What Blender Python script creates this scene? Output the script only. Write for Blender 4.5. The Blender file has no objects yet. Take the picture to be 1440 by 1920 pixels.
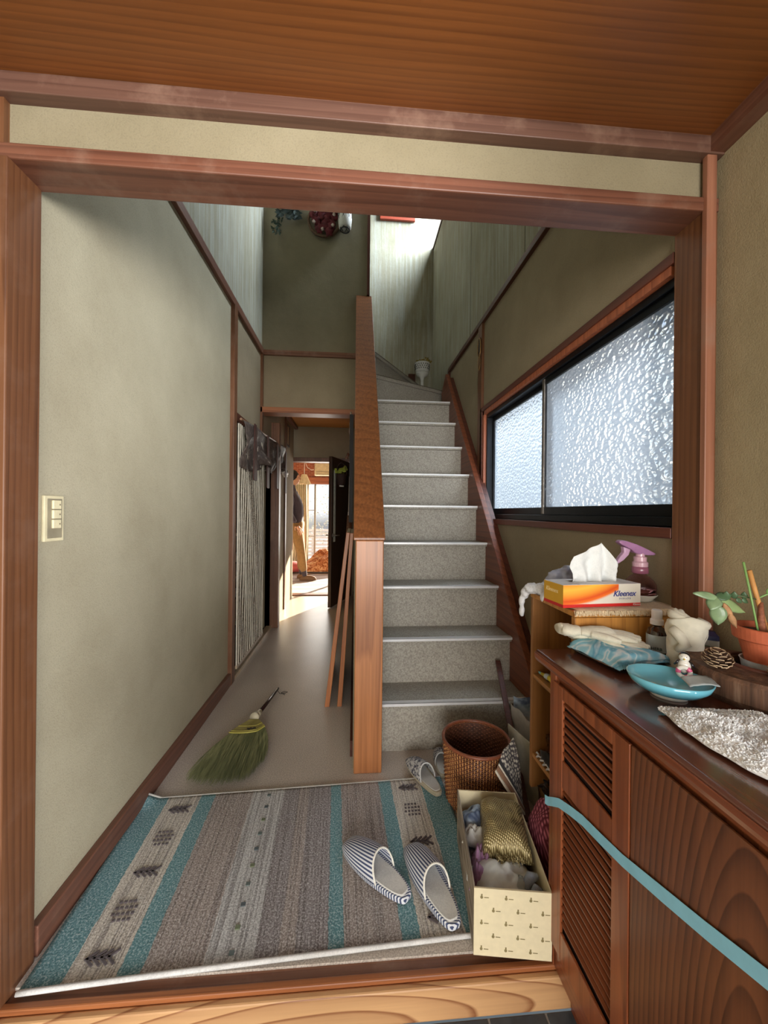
import bpy, bmesh, math, random
from mathutils import Vector, Matrix, noise, Euler
R = math.radians
rnd = random.Random(7)
S = bpy.context.scene
COL = S.collection

# ------------------------------------------------------------------ camera
CAMH = 1.08
cd = bpy.data.cameras.new('camera'); cam = bpy.data.objects.new('camera', cd); COL.objects.link(cam)
cd.sensor_fit = 'HORIZONTAL'; cd.sensor_width = 36.0; cd.lens = 18.0; cd.clip_start = 0.02; cd.clip_end = 200
yaw, roll = R(4.45), R(0.57)
fw = Vector((math.sin(yaw), math.cos(yaw), 0)); r0 = Vector((math.cos(yaw), -math.sin(yaw), 0)); u0 = Vector((0, 0, 1))
rr = math.cos(roll)*r0 + math.sin(roll)*u0; uu = -math.sin(roll)*r0 + math.cos(roll)*u0
cam.matrix_world = Matrix(((rr.x, uu.x, -fw.x, 0), (rr.y, uu.y, -fw.y, 0), (rr.z, uu.z, -fw.z, CAMH), (0, 0, 0, 1)))
cd.shift_y = 0.5/1440
S.camera = cam
# ------------------------------------------------------------------ world
W = bpy.data.worlds.new('sky'); S.world = W; W.use_nodes = True
nt = W.node_tree; nt.nodes.clear()
o_ = nt.nodes.new('ShaderNodeOutputWorld'); b_ = nt.nodes.new('ShaderNodeBackground')
tc = nt.nodes.new('ShaderNodeTexCoord'); sx = nt.nodes.new('ShaderNodeSeparateXYZ'); cr = nt.nodes.new('ShaderNodeValToRGB'); mr = nt.nodes.new('ShaderNodeMapRange')
nt.links.new(tc.outputs['Generated'], sx.inputs[0]); nt.links.new(sx.outputs['Z'], mr.inputs['Value'])
mr.inputs['From Min'].default_value = -1; mr.inputs['From Max'].default_value = 1
nt.links.new(mr.outputs[0], cr.inputs[0]); nt.links.new(cr.outputs[0], b_.inputs[0]); nt.links.new(b_.outputs[0], o_.inputs[0])
e = cr.color_ramp.elements
e[0].position = 0.0; e[0].color = (0.10, 0.12, 0.13, 1)
e[1].position = 1.0; e[1].color = (0.42, 0.60, 0.90, 1)
for p, c in ((0.46, (0.14, 0.17, 0.20, 1)), (0.485, (0.30, 0.35, 0.40, 1)), (0.50, (0.86, 0.92, 0.98, 1)), (0.56, (0.85, 0.93, 1.0, 1)), (0.75, (0.60, 0.76, 1.0, 1))):
    n = e.new(p); n.color = c
b_.inputs[1].default_value = 1.15
# ------------------------------------------------------------------ sun
sd = bpy.data.lights.new('sun', 'SUN'); sun = bpy.data.objects.new('sun', sd); COL.objects.link(sun)
sd.energy = 30.0; sd.angle = R(0.6); sd.color = (1.0, 0.86, 0.66)
sun.rotation_euler = Vector((-0.44, -0.86, -0.27)).to_track_quat('-Z', 'Y').to_euler()
sun.location = (4, 12, 5)

def area(name, loc, d, sx_, sy_, energy, color, up='Z'):
    l = bpy.data.lights.new(name, 'AREA'); o = bpy.data.objects.new(name, l); COL.objects.link(o)
    l.shape = 'RECTANGLE'; l.size = sx_; l.size_y = sy_; l.energy = energy; l.color = color
    o.location = loc; o.rotation_euler = Vector(d).to_track_quat('-Z', up).to_euler()
    return o
# daylight at the open entrance behind the photographer
area('entrance_daylight', (0.10, -2.9, 0.95), (0.02, 1, 0.02), 2.6, 1.7, 175.0, (1.0, 0.97, 0.92))
# added lamp through a made-up, unseen foyer side window, brightening the left wall
area('added_side_light', (3.0, -3.2, 0.62), (-0.72, 0.69, 0.06), 2.0, 1.1, 490.0, (0.97, 0.98, 1.0))
# daylight at the high stairwell window
area('stairwell_daylight', (2.1, 3.2, 5.35), (-1, 0.0, -0.72), 2.6, 1.3, 1050.0, (0.78, 0.90, 1.0))
# daylight at the far room's garden window
area('garden_daylight', (0.0, 8.05, 1.1), (0, -1, -0.05), 2.6, 1.5, 60.0, (1.0, 0.95, 0.86))

vs = S.view_settings
vs.view_transform = 'Standard'; vs.look = 'None'; vs.gamma = 1; vs.exposure = 0.0; vs.use_curve_mapping = False

# ------------------------------------------------------------------ materials
def srgb(r, g, b):
    f = lambda c: ((c/255+0.055)/1.055)**2.4 if c/255 > 0.04045 else c/255/12.92
    return (f(r), f(g), f(b), 1)
MATS = {}
def newmat(name):
    m = bpy.data.materials.new(name); m.use_nodes = True
    nt = m.node_tree; nt.nodes.clear()
    o = nt.nodes.new('ShaderNodeOutputMaterial'); p = nt.nodes.new('ShaderNodeBsdfPrincipled')
    nt.links.new(p.outputs[0], o.inputs[0])
    MATS[name] = m
    return m, nt, p
def L(nt, a, b): nt.links.new(a, b)
def coords(nt, scale=(1, 1, 1), loc=(0, 0, 0), rot=(0, 0, 0)):
    t = nt.nodes.new('ShaderNodeTexCoord'); m = nt.nodes.new('ShaderNodeMapping')
    L(nt, t.outputs['Object'], m.inputs[0])
    m.inputs['Scale'].default_value = scale; m.inputs['Location'].default_value = loc; m.inputs['Rotation'].default_value = rot
    return m.outputs[0]
def noise_n(nt, vec, scale, detail=3, rough=0.5, dist=0.0):
    n = nt.nodes.new('ShaderNodeTexNoise'); L(nt, vec, n.inputs['Vector'])
    n.inputs['Scale'].default_value = scale; n.inputs['Detail'].default_value = detail
    n.inputs['Roughness'].default_value = rough; n.inputs['Distortion'].default_value = dist
    return n.outputs['Fac']
def ramp(nt, fac, stops, interp='LINEAR'):
    c = nt.nodes.new('ShaderNodeValToRGB'); L(nt, fac, c.inputs[0]); c.color_ramp.interpolation = interp
    e = c.color_ramp.elements
    e[0].position, e[0].color = stops[0]; e[1].position, e[1].color = stops[-1]
    for p, col in stops[1:-1]:
        n = e.new(p); n.color = col
    return c.outputs[0]
def mix(nt, a, b, fac, mode='MIX'):
    m = nt.nodes.new('ShaderNodeMix'); m.data_type = 'RGBA'; m.blend_type = mode
    for s, v in ((m.inputs[0], fac), (m.inputs[6], a), (m.inputs[7], b)):
        if isinstance(v, (int, float)): s.default_value = v
        elif isinstance(v, tuple): s.default_value = v
        else: L(nt, v, s)
    return m.outputs[2]
def math_n(nt, op, a, b=0.0):
    m = nt.nodes.new('ShaderNodeMath'); m.operation = op
    for s, v in ((m.inputs[0], a), (m.inputs[1], b)):
        if isinstance(v, (int, float)): s.default_value = v
        else: L(nt, v, s)
    return m.outputs[0]
def bump(nt, p, h, strength=0.3, dist=0.002):
    b = nt.nodes.new('ShaderNodeBump'); b.inputs['Strength'].default_value = strength; b.inputs['Distance'].default_value = dist
    L(nt, h, b.inputs['Height']); L(nt, b.outputs[0], p.inputs['Normal'])
def plain(name, col, rough=0.6, metal=0.0, var=0.12, scale=30, bmp=0.0, coat=0.0):
    if name in MATS: return MATS[name]
    m, nt, p = newmat(name)
    v = coords(nt); n = noise_n(nt, v, scale, 3)
    d = tuple(c*(1-var) for c in col[:3])+(1,); l = tuple(min(1, c*(1+var)) for c in col[:3])+(1,)
    L(nt, ramp(nt, n, [(0.3, d), (0.7, l)]), p.inputs['Base Color'])
    p.inputs['Roughness'].default_value = rough; p.inputs['Metallic'].default_value = metal
    p.inputs['Coat Weight'].default_value = coat
    if bmp: bump(nt, p, n, bmp)
    return m
def cloth(name, col, scale=400, var=0.15, bmp=0.3, rough=0.9):
    if name in MATS: return MATS[name]
    m, nt, p = newmat(name)
    v = coords(nt); n = noise_n(nt, v, scale, 2); n2 = noise_n(nt, v, 25, 3)
    d = tuple(c*(1-var) for c in col[:3])+(1,); l = tuple(min(1, c*(1+var)) for c in col[:3])+(1,)
    c = ramp(nt, math_n(nt, 'MULTIPLY', math_n(nt, 'ADD', n, n2), 0.5), [(0.35, d), (0.65, l)])
    L(nt, c, p.inputs['Base Color']); p.inputs['Roughness'].default_value = rough
    p.inputs['Sheen Weight'].default_value = 0.2
    bump(nt, p, n, bmp, 0.001)
    return m
def wood(name, dark, light, axis=2, ring=9.0, rough=0.42, stretch=0.09, loc=(0.13, 0.21, 0.37), dist=1.1, spherical=False, fiber=0.35, coat=0.0, worn=0.0, sharp=0.5, contrast=0.7):
    if name in MATS: return MATS[name]
    m, nt, p = newmat(name)
    sc = [1, 1, 1]; sc[axis] = stretch
    v = coords(nt, tuple(sc), loc)
    nz = nt.nodes.new('ShaderNodeTexNoise'); L(nt, v, nz.inputs['Vector']); nz.inputs['Scale'].default_value = 3.2; nz.inputs['Detail'].default_value = 2
    va = nt.nodes.new('ShaderNodeVectorMath'); va.operation = 'MULTIPLY_ADD'
    L(nt, nz.outputs['Color'], va.inputs[0]); va.inputs[1].default_value = (0.12*dist,)*3; L(nt, v, va.inputs[2])
    w = nt.nodes.new('ShaderNodeTexWave'); w.wave_type = 'RINGS'
    w.rings_direction = 'SPHERICAL' if spherical else 'XYZ'[axis]
    w.inputs['Scale'].default_value = ring; w.inputs['Distortion'].default_value = 0.6*dist; w.inputs['Detail'].default_value = 2; w.inputs['Detail Scale'].default_value = 1.5
    w.wave_profile = 'SAW'
    L(nt, va.outputs[0], w.inputs['Vector'])
    sf = [90, 90, 90]; sf[axis] = 2.5
    f = noise_n(nt, coords(nt, tuple(sf)), 1.0, 3, 0.6)
    _mid = dark; dark = tuple(b+(a-b)*contrast for a, b in zip(dark, light))
    base = ramp(nt, w.outputs['Fac'], [(0.0, light), (sharp, tuple(0.35*a+0.65*b for a, b in zip(dark, light))), (0.93, dark), (1.0, light)])
    c = mix(nt, base, ramp(nt, f, [(0.3, tuple(x*0.55 for x in _mid[:3])+(1,)), (0.75, tuple(min(1, x*1.15) for x in light[:3])+(1,))]), fiber)
    if worn:
        n3 = noise_n(nt, coords(nt, (4, 4, 4)), 1.6, 6, 0.65)
        wf = ramp(nt, n3, [(0.52, (0, 0, 0, 1)), (0.68, (worn, worn, worn, 1))])
        c = mix(nt, c, srgb(150, 120, 102), wf)
    L(nt, c, p.inputs['Base Color']); p.inputs['Roughness'].default_value = rough; p.inputs['Coat Weight'].default_value = coat
    p.inputs['Coat Roughness'].default_value = 0.15
    bump(nt, p, f, 0.12, 0.001)
    return m
def plaster(name, c1, c2, streak=False, rough=0.9):
    m, nt, p = newmat(name)
    v = coords(nt); n = noise_n(nt, v, 3.0, 5, 0.6); g = noise_n(nt, v, 260, 2)
    c = ramp(nt, n, [(0.3, c1), (0.72, c2)])
    if streak:
        s = noise_n(nt, coords(nt, (34, 34, 1.6)), 1.0, 5, 0.75)
        c = mix(nt, c, srgb(196, 202, 200), ramp(nt, s, [(0.44, (0, 0, 0, 1)), (0.74, (0.55, 0.55, 0.55, 1))]))
    c = mix(nt, c, (0.1, 0.085, 0.06, 1), ramp(nt, g, [(0.25, (0.22,)*3+(1,)), (0.5, (0, 0, 0, 1))]))
    L(nt, c, p.inputs['Base Color']); p.inputs['Roughness'].default_value = rough
    hh = math_n(nt, 'ADD', g, math_n(nt, 'MULTIPLY', noise_n(nt, v, 22, 4, 0.6), 2.0))
    bump(nt, p, hh, 0.35, 0.0025)
    return m

PL = plaster('plaster_sand', srgb(168, 158, 132), srgb(186, 177, 151))
PLF = plaster('plaster_foyer', srgb(152, 138, 106), srgb(170, 156, 124))
PLFDIM = plaster('plaster_foyer_dimmed', srgb(132, 121, 94), srgb(148, 137, 110))  # same foyer plaster, darkened in the colour to offset bright light above the header
PLB = plaster('plaster_brown', srgb(138, 123, 97), srgb(156, 141, 114))
PLU = plaster('plaster_upper', srgb(140, 134, 112), srgb(160, 154, 132), streak=True)
PLD = plaster('plaster_upper_plain', srgb(122, 112, 88), srgb(138, 128, 103))
TRZ = wood('trim_upright', srgb(80, 46, 28), srgb(122, 79, 50), 2, 20, worn=0.15)
TRX = wood('trim_across', srgb(90, 54, 38), srgb(138, 92, 68), 0, 18, worn=0.45)
TRY = wood('trim_lengthwise', srgb(82, 48, 36), srgb(122, 80, 62), 1, 18, worn=0.2)
TRD = wood('trim_dark', srgb(58, 28, 20), srgb(96, 52, 36), 1, 9)
TRDZ = wood('trim_dark_upright', srgb(58, 28, 20), srgb(96, 52, 36), 2, 9)
CEIL = wood('ceiling_veneer', srgb(84, 44, 18), srgb(136, 80, 36), 0, 22, rough=0.4, stretch=0.13, loc=(-0.06, -0.46, -1.98), spherical=True, dist=0.75, fiber=0.25, contrast=0.5)
POST = wood('post_orange', srgb(128, 74, 40), srgb(186, 122, 74), 2, 18, rough=0.4, dist=1.8, fiber=0.35, coat=0.2)
CAP = wood('cap_orange', srgb(98, 54, 28), srgb(146, 90, 50), 1, 6, rough=0.4, dist=1.3, fiber=0.5, coat=0.2)
BEAM = wood('beam_pale', srgb(132, 78, 44), srgb(206, 160, 112), 0, 17, rough=0.45, stretch=0.2, loc=(-0.03, -0.86, 0.045), spherical=True, dist=0.7, fiber=0.15, sharp=0.8, contrast=1.0)
CABT = wood('cabinet_top_wood', srgb(72, 38, 26), srgb(112, 64, 46), 1, 16, rough=0.16, coat=0.6)
CABF = wood('cabinet_frame_wood', srgb(104, 50, 26), srgb(160, 88, 50), 2, 18, rough=0.35, coat=0.2)
CABY = wood('cabinet_edge_wood', srgb(98, 48, 28), srgb(146, 80, 50), 1, 22, rough=0.3, coat=0.3)
CABP = wood('cabinet_panel_wood', srgb(70, 36, 20), srgb(128, 76, 46), 2, 31, rough=0.36, stretch=0.2, loc=(0.0, 0.455, -0.075), spherical=True, dist=0.5, fiber=0.3, contrast=0.95, coat=0.15)
CABS = wood('louvre_wood', srgb(96, 44, 22), srgb(146, 80, 46), 1, 9, rough=0.4)
OAK = wood('shelf_oak', srgb(140, 86, 32), srgb(206, 144, 68), 2, 9, rough=0.45, dist=0.8)
OAKD = wood('shelf_inner', srgb(112, 72, 34), srgb(164, 112, 60), 2, 9, rough=0.5, dist=0.8)
STK = wood('stick_wood', srgb(60, 28, 20), srgb(96, 50, 36), 2, 20, rough=0.45)
BRD = wood('board_orange', srgb(138, 76, 40), srgb(186, 118, 70), 2, 16, rough=0.4)

# speckled vinyl
def vinyl(name, c1, c2, rough, sc):
    m, nt, p = newmat(name); v = coords(nt)
    n = noise_n(nt, v, sc, 2, 0.6); b = noise_n(nt, v, 3, 4)
    c = ramp(nt, n, [(0.36, c1), (0.62, c2)])
    c = mix(nt, c, tuple(x*0.72 for x in c1[:3])+(1,), ramp(nt, b, [(0.45, (0, 0, 0, 1)), (0.8, (0.3,)*3+(1,))]))
    L(nt, c, p.inputs['Base Color']); p.inputs['Roughness'].default_value = rough
    bump(nt, p, n, 0.25, 0.001)
    return m
VIN = vinyl('floor_vinyl', srgb(168, 156, 144), srgb(212, 201, 188), 0.30, 240)
STR = vinyl('stair_vinyl', srgb(140, 133, 122), srgb(174, 168, 155), 0.6, 150)
ALU = plain('nosing_metal', srgb(232, 232, 232), 0.35, 0.15, 0.04)
BLK = plain('sash_black', srgb(24, 26, 30), 0.35, 0.5, 0.2)
SILV = plain('sash_grey', srgb(120, 112, 104), 0.35, 0.6, 0.1)
WHITE = plain('white_paint', srgb(228, 226, 218), 0.5)
CREAM = plain('cream_plastic', srgb(226, 214, 176), 0.45)

def glass_frosted():
    m, nt, p = newmat('patterned_glass')
    v = coords(nt, (1, 0.8, 1.1))
    nz = nt.nodes.new('ShaderNodeTexNoise'); L(nt, v, nz.inputs['Vector']); nz.inputs['Scale'].default_value = 30
    va = nt.nodes.new('ShaderNodeVectorMath'); va.operation = 'MULTIPLY_ADD'; L(nt, nz.outputs['Color'], va.inputs[0]); va.inputs[1].default_value = (0.02,)*3; L(nt, v, va.inputs[2])
    vo = nt.nodes.new('ShaderNodeTexVoronoi'); vo.feature = 'SMOOTH_F1'; vo.inputs['Scale'].default_value = 62; vo.inputs['Smoothness'].default_value = 0.35
    L(nt, va.outputs[0], vo.inputs['Vector'])
    p.inputs['Transmission Weight'].default_value = 1; p.inputs['Roughness'].default_value = 0.06; p.inputs['IOR'].default_value = 1.4
    p.inputs['Base Color'].default_value = (0.93, 0.97, 1, 1)
    bump(nt, p, vo.outputs['Distance'], 1.0, 0.016)
    t = nt.nodes.new('ShaderNodeBsdfTranslucent'); t.inputs[0].default_value = (0.86, 0.93, 1, 1)
    mx = nt.nodes.new('ShaderNodeMixShader'); mx.inputs[0].default_value = 0.28
    out = [n for n in nt.nodes if n.type == 'OUTPUT_MATERIAL'][0]
    L(nt, p.outputs[0], mx.inputs[1]); L(nt, t.outputs[0], mx.inputs[2]); L(nt, mx.outputs[0], out.inputs[0])
    return m
GLASS = glass_frosted()
def clear(name, col, rough=0.03, ior=1.1):
    m, nt, p = newmat(name)
    v = coords(nt); n = noise_n(nt, v, 60, 2)
    L(nt, ramp(nt, n, [(0.3, col), (0.7, tuple(min(1, c*1.05) for c in col[:3])+(1,))]), p.inputs['Base Color'])
    p.inputs['Transmission Weight'].default_value = 1; p.inputs['Roughness'].default_value = rough; p.inputs['IOR'].default_value = ior
    return m
CLR, _nt, _p = newmat('clear_pane')
_t = _nt.nodes.new('ShaderNodeBsdfTransparent'); _m = _nt.nodes.new('ShaderNodeMixShader'); _m.inputs[0].default_value = 0.06
_p.inputs['Roughness'].default_value = 0.02
L(_nt, _t.outputs[0], _m.inputs[1]); L(_nt, _p.outputs[0], _m.inputs[2]); L(_nt, _m.outputs[0], [n for n in _nt.nodes if n.type == 'OUTPUT_MATERIAL'][0].inputs[0])

# ------------------------------------------------------------------ mesh builder
class MB:
    def __init__(s): s.v = []; s.f = []
    def add(s, vs, fs):
        b = len(s.v); s.v += [tuple(v) for v in vs]; s.f += [tuple(i+b for i in f) for f in fs]; return s
    def box(s, x0, x1, y0, y1, z0, z1, M=None):
        v = [Vector((x, y, z)) for z in (z0, z1) for y in (y0, y1) for x in (x0, x1)]
        if M: v = [M @ q for q in v]
        return s.add(v, [(0, 2, 3, 1), (4, 5, 7, 6), (0, 1, 5, 4), (2, 6, 7, 3), (0, 4, 6, 2), (1, 3, 7, 5)])
    def prism(s, poly, a0, a1, axis=0):   # poly in the two other axes, in order
        n = len(poly)
        def P(p, a):
            q = [p[0], p[1]]; q.insert(axis, a); return q
        v = [P(p, a0) for p in poly]+[P(p, a1) for p in poly]
        return s.add(v, [tuple(range(n)), tuple(range(2*n-1, n-1, -1))]+[(i, (i+1) % n, n+(i+1) % n, n+i) for i in range(n)])
    def tube(s, pts, rad, n=8, cap=True, flat=None):
        pts = [Vector(p) for p in pts]; m = len(pts); rs = rad if isinstance(rad, (list, tuple)) else [rad]*m
        vs = []; up = Vector((0, 0, 1)); prev = None
        for i, p in enumerate(pts):
            t = (pts[min(i+1, m-1)]-pts[max(i-1, 0)]).normalized()
            if prev is None:
                a = t.cross(up if abs(t.z) < 0.9 else Vector((1, 0, 0))).normalized()
            else:
                a = (prev-t*prev.dot(t)).normalized()
            prev = a; b = t.cross(a)
            for k in range(n):
                th = 2*math.pi*k/n
                vs.append(p+a*math.cos(th)*rs[i]+b*math.sin(th)*rs[i]*(flat or 1))
        fs = [(i*n+k, i*n+(k+1) % n, (i+1)*n+(k+1) % n, (i+1)*n+k) for i in range(m-1) for k in range(n)]
        if cap: fs += [tuple(range(n-1, -1, -1)), tuple((m-1)*n+k for k in range(n))]
        return s.add(vs, fs)
    def lathe(s, prof, c=(0, 0, 0), n=32, sx=1, sy=1, rot=0, wob=0, cap=True):
        vs = []
        for j, (r, z) in enumerate(prof):
            for k in range(n):
                th = 2*math.pi*k/n
                rw = r*(1+wob*noise.noise(Vector((math.cos(th)*2, math.sin(th)*2, z*20+c[0]*9))))
                x = rw*math.cos(th)*sx; y = rw*math.sin(th)*sy
                vs.append((c[0]+x*math.cos(rot)-y*math.sin(rot), c[1]+x*math.sin(rot)+y*math.cos(rot), c[2]+z))
        m = len(prof)
        fs = [(i*n+k, i*n+(k+1) % n, (i+1)*n+(k+1) % n, (i+1)*n+k) for i in range(m-1) for k in range(n)]
        if cap and prof[0][0] > 1e-6: fs.append(tuple(range(n-1, -1, -1)))
        if cap and prof[-1][0] > 1e-6: fs.append(tuple((m-1)*n+k for k in range(n)))
        return s.add(vs, fs)
    def grid(s, nu, nv, f, thick=0.0):
        vs = [Vector(f(i/nu, j/nv)) for j in range(nv+1) for i in range(nu+1)]
        fs = [(j*(nu+1)+i, j*(nu+1)+i+1, (j+1)*(nu+1)+i+1, (j+1)*(nu+1)+i) for j in range(nv) for i in range(nu)]
        s.add(vs, fs)
        if thick:
            s._th = thick
        return s
    def ball(s, c, r, sx=1, sy=1, sz=1, n=12, m=8, wob=0):
        vs = [Vector((c[0], c[1], c[2]-r*sz))]
        for j in range(1, m):
            ph = math.pi*j/m-math.pi/2
            for k in range(n):
                th = 2*math.pi*k/n
                q = Vector((math.cos(ph)*math.cos(th), math.cos(ph)*math.sin(th), math.sin(ph)))
                w = 1+wob*noise.noise(q*2.3+Vector(c)*7)
                vs.append(Vector((c[0]+q.x*r*sx*w, c[1]+q.y*r*sy*w, c[2]+q.z*r*sz*w)))
        vs.append(Vector((c[0], c[1], c[2]+r*sz)))
        fs = [(0, 1+(k+1) % n, 1+k) for k in range(n)]
        fs += [(1+j*n+k, 1+j*n+(k+1) % n, 1+(j+1)*n+(k+1) % n, 1+(j+1)*n+k) for j in range(m-2) for k in range(n)]
        t = len(vs)-1; b = 1+(m-2)*n
        fs += [(t, b+k, b+(k+1) % n) for k in range(n)]
        return s.add(vs, fs)
    def xf(s, M):
        s.v = [tuple(M @ Vector(v)) for v in s.v]; return s

ORG = {}
def world_org(p): return ORG.get(p.name, Vector((0, 0, 0))) if p else Vector((0, 0, 0))
def put(name, mb, mat, parent=None, org=None, smooth=False, bevel=0.0, thick=0.0, subs=0, local=False, kind=None, label=None, uv=None):
    me = bpy.data.meshes.new(name)
    o_ = Vector((0, 0, 0)) if local else (world_org(parent) if parent else Vector(org or (0, 0, 0)))
    me.from_pydata([tuple(Vector(v)-o_) for v in mb.v], [], mb.f); me.update()
    if uv:
        ul = me.uv_layers.new(name='UVMap'); lv = [0]*len(me.loops); me.loops.foreach_get('vertex_index', lv)
        for i_, q_ in enumerate(lv): ul.data[i_].uv = ((q_ % (uv[0]+1))/uv[0], (q_//(uv[0]+1))/uv[1])
    bm = bmesh.new(); bm.from_mesh(me); bmesh.ops.recalc_face_normals(bm, faces=bm.faces)
    if thick: bmesh.ops.solidify(bm, geom=bm.faces[:], thickness=thick)
    bm.to_mesh(me); bm.free()
    if smooth:
        for p in me.polygons: p.use_smooth = True
    o = bpy.data.objects.new(name, me); COL.objects.link(o)
    me.materials.append(mat)
    if parent: o.parent = parent; ORG[o.name] = world_org(parent)
    else: o.location = o_; ORG[o.name] = o_
    if bevel:
        b = o.modifiers.new('bevel', 'BEVEL'); b.width = bevel; b.segments = 2; b.limit_method = 'ANGLE'; b.angle_limit = R(40)
    if subs:
        b = o.modifiers.new('sub', 'SUBSURF'); b.levels = subs; b.render_levels = subs
    if kind: o['kind'] = kind
    if label: o['label'] = label
    return o
def tag(o, label, cat=None, group=None, kind=None):
    o['label'] = label
    if cat: o['category'] = cat
    if group: o['group'] = group
    if kind: o['kind'] = kind
    return o
def thing(name, label, cat, loc, rotz=0, group=None):
    o = bpy.data.objects.new(name, None); COL.objects.link(o); o.empty_display_size = 0.05
    o.location = loc; o.rotation_euler = (0, 0, rotz); ORG[o.name] = Vector(loc)
    return tag(o, label, cat, group)
def struct(name, mb, mat, label, parent=None, **k):
    o = put(name, mb, mat, parent, **k)
    if not parent: tag(o, label, kind='structure')
    return o
def B(*a): return MB().box(*a)
def rbox(x0, x1, y0, y1, z0, z1, loc, rz=0, rx=0, ry=0):
    return MB().box(x0, x1, y0, y1, z0, z1, Matrix.Translation(loc) @ Euler((rx, ry, rz)).to_matrix().to_4x4())
def text_mb(txt, size, M, extr=0.0003, shear=0.0, spacing=1.0, off=0.0):
    c = bpy.data.curves.new('txt', 'FONT'); c.body = txt; c.size = size; c.extrude = extr; c.shear = shear; c.offset = off; c.space_character = spacing
    c.align_x = 'CENTER'; c.align_y = 'CENTER'; c.resolution_u = 3
    o = bpy.data.objects.new('txt', c); COL.objects.link(o)
    dg = bpy.context.evaluated_depsgraph_get(); me = bpy.data.meshes.new_from_object(o.evaluated_get(dg))
    mb = MB().add([M @ v.co for v in me.vertices], [tuple(p.vertices) for p in me.polygons])
    COL.objects.unlink(o); bpy.data.objects.remove(o); bpy.data.meshes.remove(me)
    return mb
def nz3(x, y, z=0, s=1.0): return noise.noise(Vector((x*s, y*s, z*s)))

# =================================================================== SETTING
# corridor floor
struct('floor', B(-0.80, 0.90, 0.926, 5.0, -0.06, 0.0), VIN, 'speckled beige vinyl floor of the corridor')
sill = struct('trim_1', B(-0.79, 0.90, 0.900, 0.926, -0.06, -0.006), TRX, 'dark worn wooden sill along the edge of the raised floor')
put('sill_edge', B(-0.76, 0.90, 0.884, 0.900, -0.06, 0.000), wood('sill_orange', srgb(118, 64, 34), srgb(166, 102, 60), 0, 18), sill, bevel=0.003)
bm_ = put('step_beam', B(-0.76, 0.90, 0.868, 0.8838, -0.088, -0.010), BEAM, sill, bevel=0.004, label='pale pine beam with bold grain under the sill')
# foyer floor tiles
TILE = plain('slate_tile', srgb(58, 70, 80), 0.5, 0, 0.25, 40, 0.2)
GROUT = plain('grout', srgb(150, 150, 146), 0.9)
ff = struct('floor.001', B(-0.80, 0.90, -1.30, 0.8675, -0.12, -0.0905), GROUT, 'slate tiled foyer floor with pale grout')
t0 = None
for j in range(6):
    for i in range(12):
        x = -0.770+i*0.1365+0.0675; y = 0.799-j*0.1365
        if t0 is None:
            t0 = put('tile', B(-0.0655, 0.0655, -0.0655, 0.0655, 0, 0.004), TILE, ff, bevel=0.0015, local=True); t = t0
        else:
            t = t0.copy(); COL.objects.link(t); t.parent = ff
        t.location = (x, y, -0.0905)
# walls
H0 = 2.41
struct('wall_left', B(-0.87, -0.77, 0.985, 2.46, 0, 2.36), PL, 'sand plaster wall of the corridor with light switch')
wl2 = struct('wall_left.001', MB().box(-0.87, -0.77, 2.50, 3.62, 1.70, 2.36).box(-0.87, -0.77, 3.62, 4.92, 0, 2.30), PLB, 'brownish plaster above the blind and along the rear corridor')
struct('wall_left.002', B(-0.87, -0.77, 0.985, 3.32, 2.41, 4.85), PLU, 'pale streaked upper stairwell wall on the left')
bl = struct('baseboard_left', B(-0.77, -0.748, 0.985, 2.44, 0.0, 0.075), TRY, 'brown baseboard beneath the left plaster wall', bevel=0.003)
struct('trim_2', B(-0.79, -0.75, 0.985, 3.24, 2.36, 2.41), TRY, 'brown rail running high along the left wall', bevel=0.003)
struct('trim_3', B(-0.80, -0.745, 2.44, 2.50, 0, 2.36), TRZ, 'slim brown upright beside the bamboo blind', bevel=0.003)
struct('trim_4', B(-0.80, -0.752, 3.19, 3.235, 1.72, 2.36), TRZ, 'short dark upright in the upper left corner', bevel=0.002)
struct('trim_5', B(-0.82, -0.695, 3.62, 3.70, 0, 1.90), TRZ, 'broad brown upright after the shoe closet', bevel=0.004)
struct('trim_6', B(-0.80, -0.765, 2.50, 3.62, 1.665, 1.72), TRD, 'dark lintel over the shoe closet opening')
struct('trim_7', B(-0.80, -0.750, 2.50, 3.62, 0, 0.022), plain('pale_sill', srgb(206, 186, 156), 0.4), 'pale wooden sill at the foot of the closet opening')
# closet behind the blind
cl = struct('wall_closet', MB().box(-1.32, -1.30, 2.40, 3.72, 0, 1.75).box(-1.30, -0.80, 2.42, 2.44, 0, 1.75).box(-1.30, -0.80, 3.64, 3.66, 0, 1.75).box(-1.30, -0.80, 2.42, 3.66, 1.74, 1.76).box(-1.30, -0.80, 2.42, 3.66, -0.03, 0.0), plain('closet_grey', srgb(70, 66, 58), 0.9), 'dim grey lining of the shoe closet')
# left timber post and foyer left wall
struct('trim_8', B(-0.80, -0.750, 0.886, 0.978, -0.088, 1.84), TRZ, 'tall reddish timber post at the left of the opening', bevel=0.003)
struct('trim_9', B(-0.80, -0.762, 0.890, 0.975, 1.87, 2.012), TRZ, 'stub of post above the header on the left')
struct('wall_left.003', B(-0.90, -0.80, -1.3, 0.90, -0.12, 2.06), PLF, 'foyer wall on the left')
struct('wall_right.003', MB().box(0.90, 1.00, -0.05, 0.93, -0.12, 2.06).box(0.90, 1.00, -1.3, -1.22, -0.12, 2.06).box(0.90, 1.00, -1.22, -0.05, -0.12, 0.0).box(0.90, 1.00, -1.22, -0.05, 1.95, 2.06), PLF, 'sand plaster foyer wall behind the shoe cabinet')
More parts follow.
